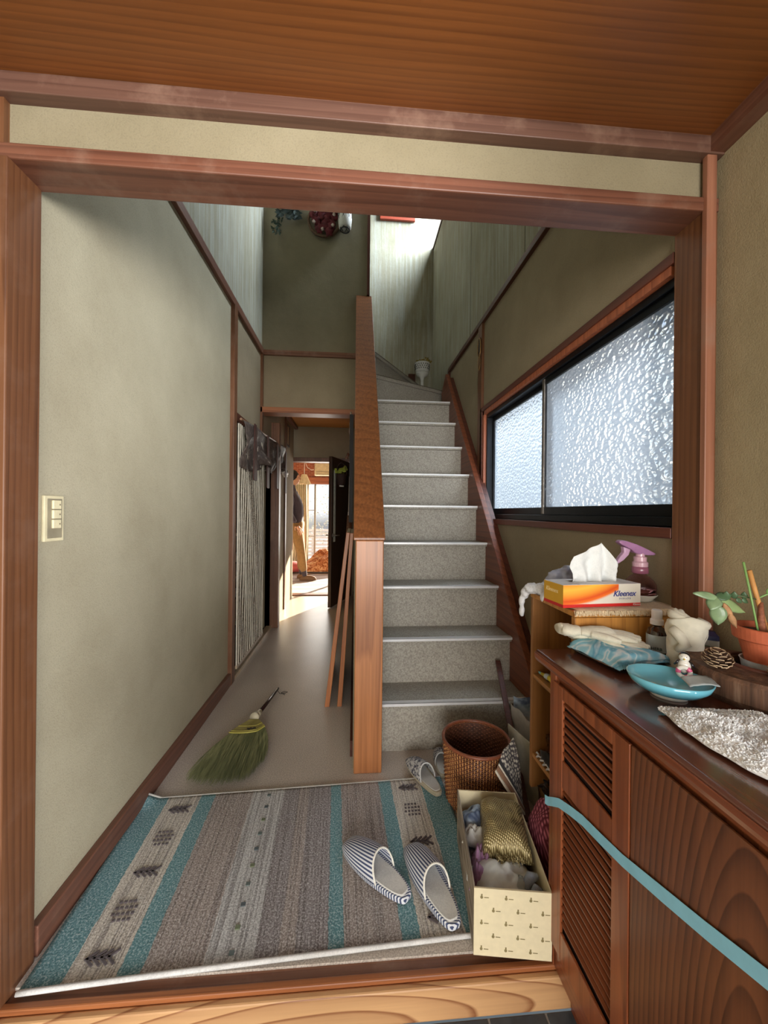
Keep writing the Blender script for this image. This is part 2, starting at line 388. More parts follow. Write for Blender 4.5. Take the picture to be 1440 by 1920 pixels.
# header
struct('trim_10', B(-0.80, 0.90, 0.890, 0.982, 1.838, 1.872), wood('header_wood', srgb(80, 46, 34), srgb(126, 80, 60), 0, 16, worn=0.35), 'long worn reddish header beam across the opening', bevel=0.003)
struct('wall_front', MB().box(-0.80, 0.90, 0.905, 0.975, 1.872, 2.10), PLFDIM, 'narrow sand plaster band above the header')
struct('wall_front.001', MB().box(-0.87, 0.98, 0.975-0.06, 0.975, 2.10, 4.85), PLD, 'stairwell wall above the header')
struct('trim_11', B(-0.80, 0.90, 0.876, 0.925, 1.968, 2.012), wood('cornice_wood', srgb(78, 50, 40), srgb(112, 80, 66), 0, 16, worn=0.5), 'worn cornice strip under the foyer ceiling', bevel=0.002)
struct('trim_12', B(0.862, 0.90, -1.0, 0.885, 1.972, 2.012), TRY, 'brown cornice strip on the right foyer wall')
struct('trim_13', B(-0.80, -0.765, -1.0, 0.885, 1.972, 2.012), TRY, 'brown cornice strip on the left foyer wall')
struct('ceiling', B(-0.90, 1.00, -1.3, 0.94, 2.012, 2.05), CEIL, 'orange brown veneer foyer ceiling with flame grain')
# right post
struct('trim_14', B(0.862, 0.905, 0.895, 0.982, 0.0, 1.84), TRZ, 'reddish brown timber post at the right of the opening', bevel=0.003)
struct('trim_15', B(0.858, 0.884, 0.880, 0.895, 0.735, 2.0), wood('strip_wood', srgb(120, 70, 50), srgb(170, 116, 90), 2, 9, worn=0.5), 'narrow worn strip fixed to the right post', bevel=0.002)
w4 = struct('added_side_window', MB().box(0.93, 0.97, -1.22, -1.18, 0.0, 1.95).box(0.93, 0.97, -0.09, -0.05, 0.0, 1.95).box(0.93, 0.97, -1.18, -0.09, 0.0, 0.04).box(0.93, 0.97, -1.18, -0.09, 1.91, 1.95), BLK, 'made-up side window behind the viewer, added to let in side light')  # made-up window, added unseen so side light reaches the left wall
put('pane', B(0.948, 0.952, -1.18, -0.09, 0.04, 1.91), CLR, w4)
struct('wall_backdrop_added', B(3.6, 3.7, -2.2, 9.0, -0.5, 2.05), plain('backdrop_grey', srgb(112, 122, 132), 0.9, 0, 0.25, 3), 'added grey wall outside the stair window that darkens its glass')  # wall added outside so the patterned glass refracts darker tones
struct('wall_sun_block', B(-2.7, 3.58, 5.11, 8.29, 2.56, 6.0), plain('sun_block_pale', srgb(180, 176, 166), 0.9), 'unseen upper storey mass added to keep sun off the stair windows')  # unseen mass, added and widened to block sun from the stair windows
# entrance wall behind the photographer with an open doorway
struct('wall_back', MB().box(-0.90, -0.60, -1.36, -1.26, -0.12, 2.06).box(0.88, 1.0, -1.36, -1.26, -0.12, 2.06).box(-0.60, 0.88, -1.36, -1.26, 1.85, 2.06), PLF, 'entrance wall behind the viewer')
# right wall of the stair, with window opening
WZ0, WZ1, WY0, WY1 = 1.045, 1.77, 1.00, 2.56
struct('wall_right', MB().box(0.88, 0.98, 0.982, 3.55, 0, WZ0).box(0.88, 0.98, 0.982, 3.55, WZ1, 2.385).box(0.88, 0.98, WY1, 3.55, WZ0, WZ1).box(0.88, 0.98, 0.95, WY0, WZ0, WZ1), PLB, 'brown plaster wall beside the stair around the window')
struct('wall_right.001', MB().box(0.88, 0.98, 0.95, 4.36, 2.42, 4.12).box(0.88, 0.98, 3.55, 4.36, 1.9, 2.42).box(0.88, 0.98, 0.95, 2.1, 4.12, 4.85), PLU, 'pale streaked stairwell wall on the right')
struct('trim_16', B(0.858, 0.90, 0.982, 3.54, 2.385, 2.42), TRD, 'dark rail high along the right wall', bevel=0.002)
struct('trim_17', B(0.862, 0.90, 3.51, 3.55, 1.95, 2.40), TRDZ, 'short dark upright at the top of the right wall')
struct('trim_18', B(0.862, 0.90, 2.575, 2.655, 0.9, 2.39), TRZ, 'reddish brown upright beside the stair window', bevel=0.002)
struct('trim_19', B(0.868, 0.99, 2.1, 4.36, 4.10, 4.125), TRD, 'dark sill of the high stairwell window')
for i, y in enumerate((1.95, 2.9)):
    struct('trim_%d' % (20+i), B(0.8785, 0.8805, y, y+0.004, 2.42, 4.1), plain('joint', srgb(90, 82, 66), 0.9), 'thin joint line in the right upper wall, %s' % ('nearer' if i == 0 else 'farther'))
struct('window_2', MB().box(0.99, 0.994, 2.1, 4.36, 4.125, 4.85), CLR, 'high stairwell window out of view')
# far walls
struct('wall_far', B(-0.87, 0.10, 3.235, 3.335, 1.93, 4.85), PLD, 'stairwell wall above the corridor with hanging decorations')
fl = struct('wall_far.001', B(-0.87, 0.0, 3.228, 3.236, 1.93, 2.36), PLB, 'brown plaster panel over the corridor header')
struct('trim_22', B(-0.77, 0.01, 3.20, 3.24, 2.36, 2.40), TRX, 'dark red rail across the far stairwell wall', bevel=0.002)
struct('trim_23', B(-0.77, 0.005, 3.19, 3.33, 1.885, 1.93), wood('lintel_wood', srgb(110, 56, 34), srgb(176, 112, 72), 0, 9), 'corridor header with a lit lower edge', bevel=0.003)
struct('trim_24', B(0.088, 0.112, 3.22, 3.345, 2.90, 4.85), TRDZ, 'dark corner strip beside the bright stairwell')
struct('wall_far.002', MB().box(0.10, 1.10, 4.36, 4.46, 1.9, 4.85).box(-0.87, 0.10, 4.36, 4.46, 2.67, 4.85), PLU, 'bright streaked wall at the turn of the stairs')
struct('ceiling.001', B(-0.90, 1.10, 0.90, 4.5, 4.85, 4.9), PLD, 'stairwell ceiling')
struct('wall_far.003', B(-0.97, -0.87, 3.2, 4.46, 2.7, 4.85), PLU, 'upper landing wall')
# corridor beyond
struct('ceiling.002', B(-0.87, 0.05, 3.33, 5.0, 2.17, 2.19), wood('corridor_ceiling', srgb(140, 84, 34), srgb(204, 140, 70), 0, 9), 'wooden ceiling of the rear corridor')
struct('trim_25', B(-0.77, -0.73, 3.33, 5.0, 2.13, 2.17), TRY, 'ceiling edge strip in the rear corridor')
struct('wall_right.002', B(0.0, 0.10, 3.235, 5.0, 0, 2.17), PLB, 'corridor wall under the stairs')
struct('wall_end', MB().box(-1.0, 0.1, 5.0, 5.10, 1.76, 2.25).box(-0.02, 0.1, 5.0, 5.1, 0, 1.76).box(-1.0, -0.86, 5.0, 5.1, 0, 1.76), PLB, 'wall around the doorway at the corridor end')
struct('door_1', MB().box(-0.86, -0.80, 4.92, 5.12, 0, 1.72).box(-0.06, -0.02, 4.97, 5.12, 0, 1.72).box(-0.86, -0.02, 4.97, 5.12, 1.72, 1.77), TRZ, 'wooden frame of the doorway at the corridor end', bevel=0.003)
struct('trim_26', B(-0.80, -0.755, 4.30, 4.36, 0, 2.13), TRZ, 'slim upright near the corridor end', bevel=0.003)
struct('trim_27', B(-0.86, -0.02, 4.99, 5.10, 0.0, 0.012), TRX, 'low wooden threshold of the end doorway')

# far sunlit room
CARP, nt, p = newmat('striped_mat')
v = coords(nt)
w1 = nt.nodes.new('ShaderNodeTexWave'); w1.bands_direction = 'Y'; w1.inputs['Scale'].default_value = 1.1; w1.inputs['Distortion'].default_value = 1.2; L(nt, v, w1.inputs['Vector'])
L(nt, mix(nt, ramp(nt, w1.outputs['Fac'], [(0.0, srgb(120, 104, 96)), (0.08, srgb(190, 180, 176)), (1.0, srgb(206, 200, 198))]), srgb(150, 140, 150), noise_n(nt, v, 40)), p.inputs['Base Color']); p.inputs['Roughness'].default_value = 0.8
struct('floor.002', B(-2.6, 2.4, 5.0, 8.3, -0.06, 0.0), CARP, 'striped carpet of the far room')
BRK, nt, p = newmat('brick_paper')
bt = nt.nodes.new('ShaderNodeTexBrick'); L(nt, coords(nt, rot=(R(90), 0, 0)), bt.inputs['Vector'])
bt.inputs['Color1'].default_value = srgb(176, 92, 62); bt.inputs['Color2'].default_value = srgb(148, 70, 48); bt.inputs['Mortar'].default_value = srgb(190, 140, 112)
bt.inputs['Scale'].default_value = 1.0; bt.inputs['Brick Width'].default_value = 0.10; bt.inputs['Row Height'].default_value = 0.036; bt.inputs['Mortar Size'].default_value = 0.004
L(nt, bt.outputs[0], p.inputs['Base Color'])
struct('wall_room', MB().box(-2.6, 2.4, 8.2, 8.3, 1.80, 2.45).box(-2.6, -1.25, 8.2, 8.3, 0, 1.8).box(1.9, 2.4, 8.2, 8.3, 0, 1.8), BRK, 'brick patterned wall above the garden window')
struct('wall_room.001', MB().box(-2.7, -2.6, 5.0, 8.3, 0, 2.45).box(2.4, 2.5, 5.0, 8.3, 0, 2.45).box(-2.6, -1.0, 5.0, 5.1, 0, 2.45).box(0.1, 2.4, 5.0, 5.1, 0, 2.45), plain('room_wall', srgb(206, 190, 164), 0.9), 'side walls of the far room')
struct('ceiling.003', B(-2.7, 2.5, 4.95, 8.3, 2.45, 2.5), plain('room_ceiling', srgb(200, 180, 150), 0.9), 'ceiling of the far room')
wr = struct('window_3', MB().box(-1.30, 1.95, 8.15, 8.30, 1.66, 1.80), wood('window_lintel', srgb(120, 60, 40), srgb(164, 96, 66), 0, 9), 'garden window of the far room with dark bars')
put('bottom_rail', B(-1.30, 1.95, 8.16, 8.28, 0.0, 0.08), SILV, wr)
for x in (-1.27, -0.99, -0.84, 0.05, 0.95, 1.9):
    put('mullion', B(x, x+0.035, 8.18, 8.24, 0.08, 1.66), SILV, wr)
for z in (0.55, 1.1):
    put('window_bar', B(-1.27, -0.84, 8.19, 8.22, z, z+0.015), SILV, wr)
for x0, x1 in ((-1.235, -0.84), (-0.805, 0.05), (0.085, 0.95), (0.985, 1.9)):
    put('pane', B(x0, x1, 8.205, 8.209, 0.08, 1.66), CLR, wr)
# garden outside
struct('floor.003', B(-6, 8, 8.4, 20, -0.35, -0.3), plain('garden_ground', srgb(190, 184, 170), 0.9), 'pale garden ground outside')

# =================================================================== STAIR
NY = lambda n: 1.70+0.19*(n-1)
RS = 0.225
st = thing('staircase', 'steep staircase with grey speckled treads and silver nosing strips', 'staircase', (0.47, 1.70, 0))
tr0 = None
for n in range(1, 10):
    y = NY(n); z = n*RS
    x0, x1 = 0.132, 0.806
    depth = 0.23
    if n == 9: depth = 0.06
    if n < 9:
        if tr0 is None:
            tr0 = put('tread', B(x0, x1, y+0.004, y+0.235, z-0.022, z), STR, st, bevel=0.004)
            ri0 = put('riser', B(x0, x1, y+0.030, y+0.045, z-RS, z-0.022), STR, st)
            no0 = put('nosing_strip', MB().box(x0, x1, y-0.002, y+0.0035, z-0.010, z+0.0025).box(x0, x1, y-0.002, y+0.030, z+0.0005, z+0.0025), ALU, st, bevel=0.0012)
        else:
            for src in (tr0, ri0, no0):
                c = src.copy(); COL.objects.link(c); c.parent = st; c.location = (0, y-NY(1), z-RS)
    else:
        tr = put('tread', MB().prism([(x0, y+0.004), (x1, y+0.004), (0.878, y+0.30), (0.878, y+0.46), (0.14, y+0.06)], z-0.022, z, 2), STR, st)
        for src in (ri0, no0):
            c = src.copy(); COL.objects.link(c); c.parent = st; c.location = (0, y-NY(1), z-RS)
# winders
def winder(poly, z, name='winder_tread'):
    put(name, MB().prism(poly, z-0.03, z, 2), STR, st, bevel=0.003)
    (xa, ya), (xb, yb) = poly[0], poly[1]
    d = Vector((xb-xa, yb-ya, 0)).normalized(); nrm = Vector((-d.y, d.x, 0))*0.02
    a = Vector((xa, ya, 0))+nrm; b = Vector((xb, yb, 0))+nrm
    mb = MB().prism([(a.x, a.y), (b.x, b.y), (b.x+nrm.x, b.y+nrm.y), (a.x+nrm.x, a.y+nrm.y)], z-RS, z-0.03, 2)
    put('winder_riser', mb, STR, st)
    put('winder_nosing', MB().tube([(xa, ya, z), (xb, yb, z)], 0.004, 6), plain('dull_nosing', srgb(120, 112, 98), 0.5, 0.3), st)
winder([(0.13, 3.23), (0.878, 3.66), (0.878, 4.358), (0.13, 4.358)], 2.25)
winder([(0.13, 3.28), (0.78, 4.30), (0.78, 4.358), (0.13, 4.358)], 2.475)
winder([(0.13, 3.345), (0.16, 4.34), (0.0, 4.358), (-0.86, 4.358), (-0.86, 3.345)], 2.70)
# stringer on the right
def zn(y): return RS+(y-1.70)*RS/0.19
yb, yt = 1.56, 3.46
put('stringer', MB().prism([(1.70, 0.0), (3.55, 1.7), (3.55, 2.20), (3.40, zn(3.40)+0.09), (1.60, zn(1.60)+0.12), (1.60, 0.0)], 0.8065, 0.84, 0), wood('stringer_wood', srgb(84, 42, 26), srgb(134, 74, 48), 1, 8), st, bevel=0.003)
put('wall_ledge', MB().prism([(1.58, 0.0), (3.55, 1.7), (3.55, 2.17), (3.40, zn(3.40)+0.06), (1.60, zn(1.60)+0.085)], 0.8405, 0.879, 0), wood('ledge_wood', srgb(60, 30, 22), srgb(100, 54, 40), 1, 8), st)
put('skirting', MB().box(0.60, 0.68, 4.34, 4.358, 2.475, 2.66), TRDZ, st, label='dark skirting blocks at the stair turn')

# partition between stair and corridor
CZ0, CZ1, CY0, CY1 = 0.975, 2.90, 1.585, 3.234
pw = struct('wall_partition', MB().prism([(1.62, 0), (3.234, 0), (3.234, 2.80), (1.62, 0.90)], 0.004, 0.122, 0), PLD, 'low sloping partition between corridor and stairs')
dz = (CZ1-CZ0)/(CY1-CY0)
put('sloping_cap', MB().prism([(CY0, CZ0), (CY1, CZ1), (CY1, CZ1-0.11), (CY0+0.115, CZ0-0.012), (CY0, CZ0-0.012)], -0.001, 0.130, 0), CAP, pw, bevel=0.003)
put('newel_post', B(0.008, 0.124, 1.585, 1.70, 0, CZ0-0.012), POST, pw, bevel=0.004, label='orange grained newel post at the foot of the stairs')
put('skirting_strip', B(-0.008, 0.004, 1.70, 4.9, 0, 0.07), TRD, pw)

# =================================================================== STAIR WINDOW
wn = struct('window_1', MB().box(0.862, 0.905, 0.985, 2.60, 1.77, 1.80).box(0.862, 0.905, 0.985, 2.60, 1.015, 1.045).box(0.862, 0.90, 2.56, 2.60, 1.045, 1.77), wood('casing_wood', srgb(74, 36, 26), srgb(112, 62, 46), 1, 9), 'frosted sliding window with black sashes beside the stairs', bevel=0.002)
put('reveal', MB().box(0.868, 0.98, 2.535, 2.56, 1.045, 1.77).box(0.868, 0.98, 1.0, 2.56, 1.745, 1.77), wood('reveal_wood', srgb(140, 72, 42), srgb(190, 110, 74), 2, 9), wn)
put('outer_frame', MB().box(0.885, 0.975, 1.0, 2.535, 1.047, 1.075).box(0.885, 0.975, 1.0, 2.535, 1.72, 1.745).box(0.885, 0.975, 2.515, 2.535, 1.075, 1.72), BLK, wn, bevel=0.002)
for k, (y0, y1, xx) in enumerate(((1.0, 1.78, 0.898), (1.73, 2.515, 0.922))):
    s = put('sash', MB().box(xx, xx+0.02, y0, y1, 1.075, 1.112).box(xx, xx+0.02, y0, y1, 1.695, 1.72).box(xx, xx+0.02, y1-0.022, y1, 1.112, 1.695).box(xx, xx+0.02, y0, y0+0.022, 1.112, 1.695), BLK if k else BLK, wn, bevel=0.002)
    put('pane', MB().add([(xx+0.010, y0+0.02, 1.112), (xx+0.010, y1-0.02, 1.112), (xx+0.010, y1-0.02, 1.696), (xx+0.010, y0+0.02, 1.696)], [(0, 1, 2, 3)]), GLASS, s)
put('meeting_stile', B(0.892, 0.899, 1.757, 1.775, 1.08, 1.72), SILV, wn, bevel=0.001)

# =================================================================== RUG
RUX, RUY, RUR = -0.735, 0.903, R(2.6)
rug = thing('rug', 'teal, cream and grey striped rug lying across the raised floor', 'rug', (RUX, RUY, 0), RUR)
m, nt, p = newmat('rug_stripes'); v = coords(nt)
sp = nt.nodes.new('ShaderNodeSeparateXYZ'); L(nt, v, sp.inputs[0])
wob = math_n(nt, 'MULTIPLY', math_n(nt, 'SUBTRACT', noise_n(nt, v, 60, 2), 0.5), 0.008)
u = math_n(nt, 'DIVIDE', math_n(nt, 'ADD', sp.outputs[0], wob), 1.10)
T, Cc, Br, Lg, Gy = srgb(104, 152, 158), srgb(214, 206, 192), srgb(172, 160, 152), srgb(202, 202, 200), srgb(154, 147, 146)
st_ = [(0, T), (.082, Cc), (.199, T), (.250, Br), (.389, Lg), (.503, Gy), (.560, Br), (.60, Gy), (.679, T), (.718, Br), (.864, T), (.912, Cc), (1.03, T)]
base = ramp(nt, u, [(a/1.10, b) for a, b in st_]+[(1.0, T)], 'CONSTANT')
stk = noise_n(nt, coords(nt, (150, 2.0, 1)), 1.0, 3, 0.7)
istk = math_n(nt, 'MULTIPLY', 1.0, 0.55)
isT = ramp(nt, u, [(a/1.10, (0.12,)*3+(1,) if b == T else (1, 1, 1, 1)) for a, b in st_]+[(1.0, (0.12,)*3+(1,))], 'CONSTANT')
c = mix(nt, base, mix(nt, base, srgb(96, 86, 84), 0.75), math_n(nt, 'MULTIPLY', math_n(nt, 'MULTIPLY', isT, 0.8), ramp(nt, stk, [(0.46, (0, 0, 0, 1)), (0.58, (1, 1, 1, 1))])))
g = noise_n(nt, v, 210, 3, 0.75)
c = mix(nt, c, mix(nt, c, (0, 0, 0, 1), 0.38), ramp(nt, g, [(0.38, (1, 1, 1, 1)), (0.55, (0, 0, 0, 1))]))
c = mix(nt, c, mix(nt, c, (1, 1, 1, 1), 0.45), ramp(nt, g, [(0.50, (0, 0, 0, 1)), (0.68, (1, 1, 1, 1))]))
L(nt, c, p.inputs['Base Color']); p.inputs['Roughness'].default_value = 0.95; bump(nt, p, g, 0.8, 0.003)
RUGM = m
def rugf(a, b):
    x = 0.004+a*1.118; y = 0.006+b*0.574
    z = 0.0095+0.0012*nz3(x, y, 0, 9)
    if x < 0.05 and y > 0.53: z += 0.02*((0.05-x)/0.05)*((y-0.53)/0.05)   # turned-up corner
    if y < 0.03: z += 0.004*(1-y/0.03)*(0.5+0.5*math.sin(x*4))
    return (x, y, z)
put('pile', MB().grid(90, 50, rugf), RUGM, rug, smooth=True, thick=0.007, local=True)
edge = [(0.004+t*1.118, 0.002, 0.010+0.003*(0.5+0.5*math.sin(t*4.4))) for t in [i/40 for i in range(41)]]
put('binding', MB().tube(edge, 0.0058, 6), cloth('binding_white', srgb(206, 204, 200), 300), rug, smooth=True, local=True, label='white bound near edge')
put('binding', MB().tube([(0.004+t*1.118, 0.584, 0.008+(0.022*(1-t/0.05) if t < 0.05 else 0)) for t in [i/40 for i in range(41)]], 0.0035, 6), cloth('binding_grey', srgb(176, 172, 164), 300), rug, smooth=True, local=True)
MOT = cloth('motif_dark', srgb(84, 74, 76), 200, 0.3)
def fern(cx, cy, s=1.0):
    mb = MB(); z = 0.0125
    mb.box(cx-0.030*s, cx+0.030*s, cy-0.0022, cy+0.0022, z-0.003, z)
    for i in range(4):
        x = cx-0.026*s+i*0.016*s
        for sg in (-1, 1):
            M = Matrix.Translation((x, cy, 0)) @ Matrix.Rotation(sg*R(38), 4, 'Z')
            mb.box(0, 0.026*s, -0.0026, 0.0026, z-0.003, z, M)
    put('fern_motif', mb, MOT, rug, local=True)
def dots(cx, cy):
    mb = MB(); z = 0.0125
    for i in range(5):
        for j in range(4):
            if (i, j) in ((0, 0), (4, 3)): continue
            x = cx-0.024+i*0.012+j*0.002; y = cy-0.024+j*0.016
            mb.box(x-0.0038, x+0.0038, y-0.003, y+0.003, z-0.003, z)
    put('dot_motif', mb, MOT, rug, local=True)
for y in (0.055, 0.275, 0.515): fern(0.140, y)
for y in (0.165, 0.395): dots(0.140, y)
for y in (0.055, 0.29, 0.535): fern(0.972, y)
for y in (0.17, 0.425): dots(0.972, y)
SQ = [srgb(96, 106, 104), srgb(110, 118, 92), srgb(84, 92, 96)]
for i in range(10):
    y = 0.03+i*0.058
    put('square_motif', B(0.452-0.006, 0.452+0.006, y-0.005, y+0.005, 0.0088, 0.0122), plain('sq%d' % (i % 3), SQ[i % 3], 0.95), rug, local=True)

# =================================================================== SLIPPERS
def slipper_outline(t, w=1.0):   # closed outline, toe at +y, length 0.25, origin at the heel end
    th = 2*math.pi*t
    y = 0.125-0.125*math.cos(th)
    k = y/0.25
    half = (0.0345+0.0065*math.sin(min(1, k)*math.pi*0.9-0.55))*w
    x = math.sin(th)
    x = math.copysign(abs(x)**0.55, x)*half
    if k > .45: x += 0.004*(k-.45)
    return x, y
def make_slipper(name, label, group, mats, loc, rz, length=0.25, width=1.0, floral=False):
    so, up, bi, ins = mats
    t = thing(name, label, 'slipper', loc, rz, group); s = length/0.25
    N = 48
    def ringpts(f, z, grow=0):
        r = []
        for i in range(N):
            x, y = slipper_outline(i/N, width)
            cx, cy = 0, 0.125
            d = Vector((x-cx, y-cy)); l = d.length; d = d/l*(l+grow)
            r.append((d.x*f*s, (cy+d.y*f)*s if f == 1 else (cy+d.y)*s, z))
        return r
    mb = MB(); rings = [ringpts(1, 0.0, 0.001), ringpts(1, 0.012, 0.003), ringpts(1, 0.016, 0.0)]
    vs = sum(rings, []); fs = [(j*N+i, j*N+(i+1) % N, (j+1)*N+(i+1) % N, (j+1)*N+i) for j in range(2) for i in range(N)]
    fs += [tuple(range(N-1, -1, -1)), tuple(2*N+i for i in range(N))]
    put('sole', MB().add(vs, fs), so, t, smooth=False, local=True)
    vs = ringpts(1, 0.0155, -0.007)+ringpts(1, 0.019, -0.010)
    put('insole', MB().add(vs, [(i, (i+1) % N, N+(i+1) % N, N+i) for i in range(N)]+[tuple(N+i for i in range(N))]), ins, t, local=True)
    # upper: arch over the front
    def f(a, b):   # a across 0..1, b from opening to toe
        k0 = 0.44+0.10*abs(2*a-1)**2*-1.0
        k = k0+(0.995-k0)*b
        y = 0.25*k
        c = max(-1, min(1, 1-2*k)); sn = math.sqrt(max(0, 1-c*c)); half = (0.0345+0.0065*math.sin(k*math.pi*0.9-0.55))*width
        hw = sn**0.55*half+0.002
        xo = 0.004*(k-.45) if k > .45 else 0
        h = 0.050*(1-b)**0.55*(0.75+0.25*(1-b))+0.010*(1-b**4)
        th = math.pi*a
        return ((xo-hw*math.cos(th))*s, y*s, (0.013+h*math.sin(th)**0.8)*s)
    put('upper', MB().grid(28, 20, f), up, t, smooth=True, thick=-0.002, local=True, uv=(28, 20))
    put('binding', MB().tube([f(i/28, 0) for i in range(29)], 0.0028*s, 7), bi, t, smooth=True, local=True)
    return t
def stripe_mat(name, c1, c2, axis='X', scale=1.0, rot=0, uv=False):
    m, nt, p = newmat(name); v = coords(nt, rot=(0, 0, rot))
    if uv:
        tcn = nt.nodes.new('ShaderNodeTexCoord'); v = tcn.outputs['UV']
    w = nt.nodes.new('ShaderNodeTexWave'); w.bands_direction = axis; w.inputs['Scale'].default_value = scale; w.inputs['Distortion'].default_value = 0.0 if uv else 0.15
    L(nt, v, w.inputs['Vector'])
    L(nt, ramp(nt, w.outputs['Fac'], [(0.44, c1), (0.56, c2)]), p.inputs['Base Color']); p.inputs['Roughness'].default_value = 0.9
    bump(nt, p, noise_n(nt, v, 500), 0.3, 0.001)
    return m
NAVY, OFFW = srgb(66, 76, 108), srgb(218, 220, 224)
smats = (stripe_mat('stripe_side', NAVY, OFFW, 'Y', 48, R(25)), stripe_mat('stripe_top', NAVY, OFFW, 'X', 5.6, uv=True), cloth('slipper_binding', srgb(226, 222, 210), 300), cloth('slipper_insole', srgb(204, 202, 196), 350))
make_slipper('slipper', 'navy and white striped slipper on the rug, the left of the striped pair', 'striped slippers on the rug', smats, (0.158, 1.045, 0.0135), math.atan2(0.170, 0.185)*1.0, 0.255, 1.02)
make_slipper('slipper', 'navy and white striped slipper on the rug, beside the shoe box', 'striped slippers on the rug', smats, (0.270, 0.965, 0.0135), math.atan2(0.085, 0.24), 0.255, 1.02)
m, nt, p = newmat('floral_grey'); v = coords(nt)
L(nt, ramp(nt, noise_n(nt, v, 55, 3, 0.6, 1.5), [(0.44, srgb(74, 74, 88)), (0.52, srgb(196, 196, 194))]), p.inputs['Base Color']); p.inputs['Roughness'].default_value = 0.9
fmats = (cloth('sole_beige', srgb(176, 166, 142), 300), m, cloth('lace_white', srgb(206, 206, 204), 200), cloth('insole_grey', srgb(186, 184, 178), 350))
make_slipper('slipper', 'grey floral slipper with pale insole standing half on the rug edge', 'floral slippers by the basket', fmats, (0.330, 1.425, 0.0135), R(22), 0.225, 0.95)
make_slipper('slipper', 'grey floral slipper mostly hidden behind the wicker basket', 'floral slippers by the basket', fmats, (0.373, 1.535, 0.001), R(-6), 0.185, 0.95)

# =================================================================== BROOM
br = thing('broom', 'short handled green straw broom lying on the corridor floor', 'broom', (-0.478, 2.03, 0))
put('handle', MB().tube([(-0.474, 2.02, 0.045), (-0.462, 2.16, 0.030), (-0.445, 2.345, 0.018)], [0.010, 0.009, 0.008], 10), plain('lacquer_dark', srgb(44, 22, 24), 0.25), br, smooth=True)
put('ferrule', MB().tube([(-0.484, 1.965, 0.050), (-0.474, 2.03, 0.045)], [0.022, 0.011], 12).tube([(-0.486, 1.955, 0.052), (-0.484, 1.970, 0.050)], 0.023, 12), plain('thread_silver', srgb(186, 176, 150), 0.5), br, smooth=True)
put('hanging_loop', MB().tube([(-0.447, 2.325, 0.018), (-0.425, 2.30, 0.006), (-0.400, 2.31, 0.003), (-0.385, 2.325, 0.003), (-0.405, 2.335, 0.003), (-0.420, 2.315, 0.004), (-0.395, 2.29, 0.003)], 0.0015, 5), plain('twine', srgb(40, 34, 30), 0.8), br)
HP = Vector((-0.485, 1.95, 0.048))
def fan(a, b, h):    # a across -1..1, b 0 at neck .. 1 at tips, h thickness 0..1
    A = Vector((-0.650, 1.560)); Bq = Vector((-0.365, 1.600))
    mid = Vector((-0.485, 1.535))
    tip = A*(0.5-0.5*a)+Bq*(0.5+0.5*a)
    tip += (mid-(A+Bq)/2)*(1-a*a)
    if a > 0.6: tip.y += 0.09*(a-0.6)/0.4
    n = Vector((HP.x+a*0.022, HP.y-0.003))
    q = n.lerp(tip, b)
    bul = math.sin(min(1, b*1.25)*math.pi/2)
    dirx = (Bq-A).normalized()
    q += dirx*a*0.022*math.sin(b*math.pi)
    zt = 0.060*(1-b)+0.026*b; th = 0.030*(0.4+0.6*bul)
    return Vector((q.x, q.y, max(0.003, zt*(0.55)+h*th)))
mb = MB()
for i in range(1500):
    a = rnd.uniform(-1, 1); h = rnd.random(); e1 = rnd.uniform(0.90, 1.02); b0 = rnd.uniform(0.0, 0.35); da = rnd.uniform(-0.05, 0.05)
    pts = [fan(max(-1, min(1, a+da*t)), b0+(e1-b0)*t, h) for t in (0, 0.33, 0.66, 1)]
    mb.tube(pts, [0.0011, 0.0011, 0.001, 0.0004], 3, cap=False)
m, nt, p = newmat('straw_green'); v = coords(nt); 
L(nt, mix(nt, ramp(nt, noise_n(nt, coords(nt, (160, 12, 30)), 1.0, 2), [(0.3, srgb(112, 116, 74)), (0.7, srgb(204, 198, 146))]), srgb(112, 122, 84), noise_n(nt, v, 7)), p.inputs['Base Color']); p.inputs['Roughness'].default_value = 0.75
put('bristles', mb, m, br, kind='stuff')
mb = MB()
for bb, rad in ((0.16, 0.0030), (0.27, 0.0036), (0.30, 0.0030)):
    mb.tube([fan(-1+2*k/14, bb, 1.12)+Vector((0, 0, 0.001)) for k in range(15)], rad, 6)
put('binding_thread', mb, plain('thread_yellow', srgb(170, 160, 72), 0.6), br)
put('binding_knot', MB().tube([fan(-0.1+0.12*k, 0.22+0.015*(k % 2), 1.2) for k in range(6)], 0.004, 6), plain('thread_black', srgb(38, 34, 34), 0.7), br)
mb = MB()
for k in range(60):
    a = -1+2*k/59
    mb.tube([fan(a, 0.0, 1.05), fan(a, 0.12, 1.05), fan(a, 0.29, 1.08)], [0.002, 0.003, 0.0035], 4)
put('bound_neck', mb, plain('straw_pale', srgb(172, 162, 98), 0.7), br, kind='stuff')

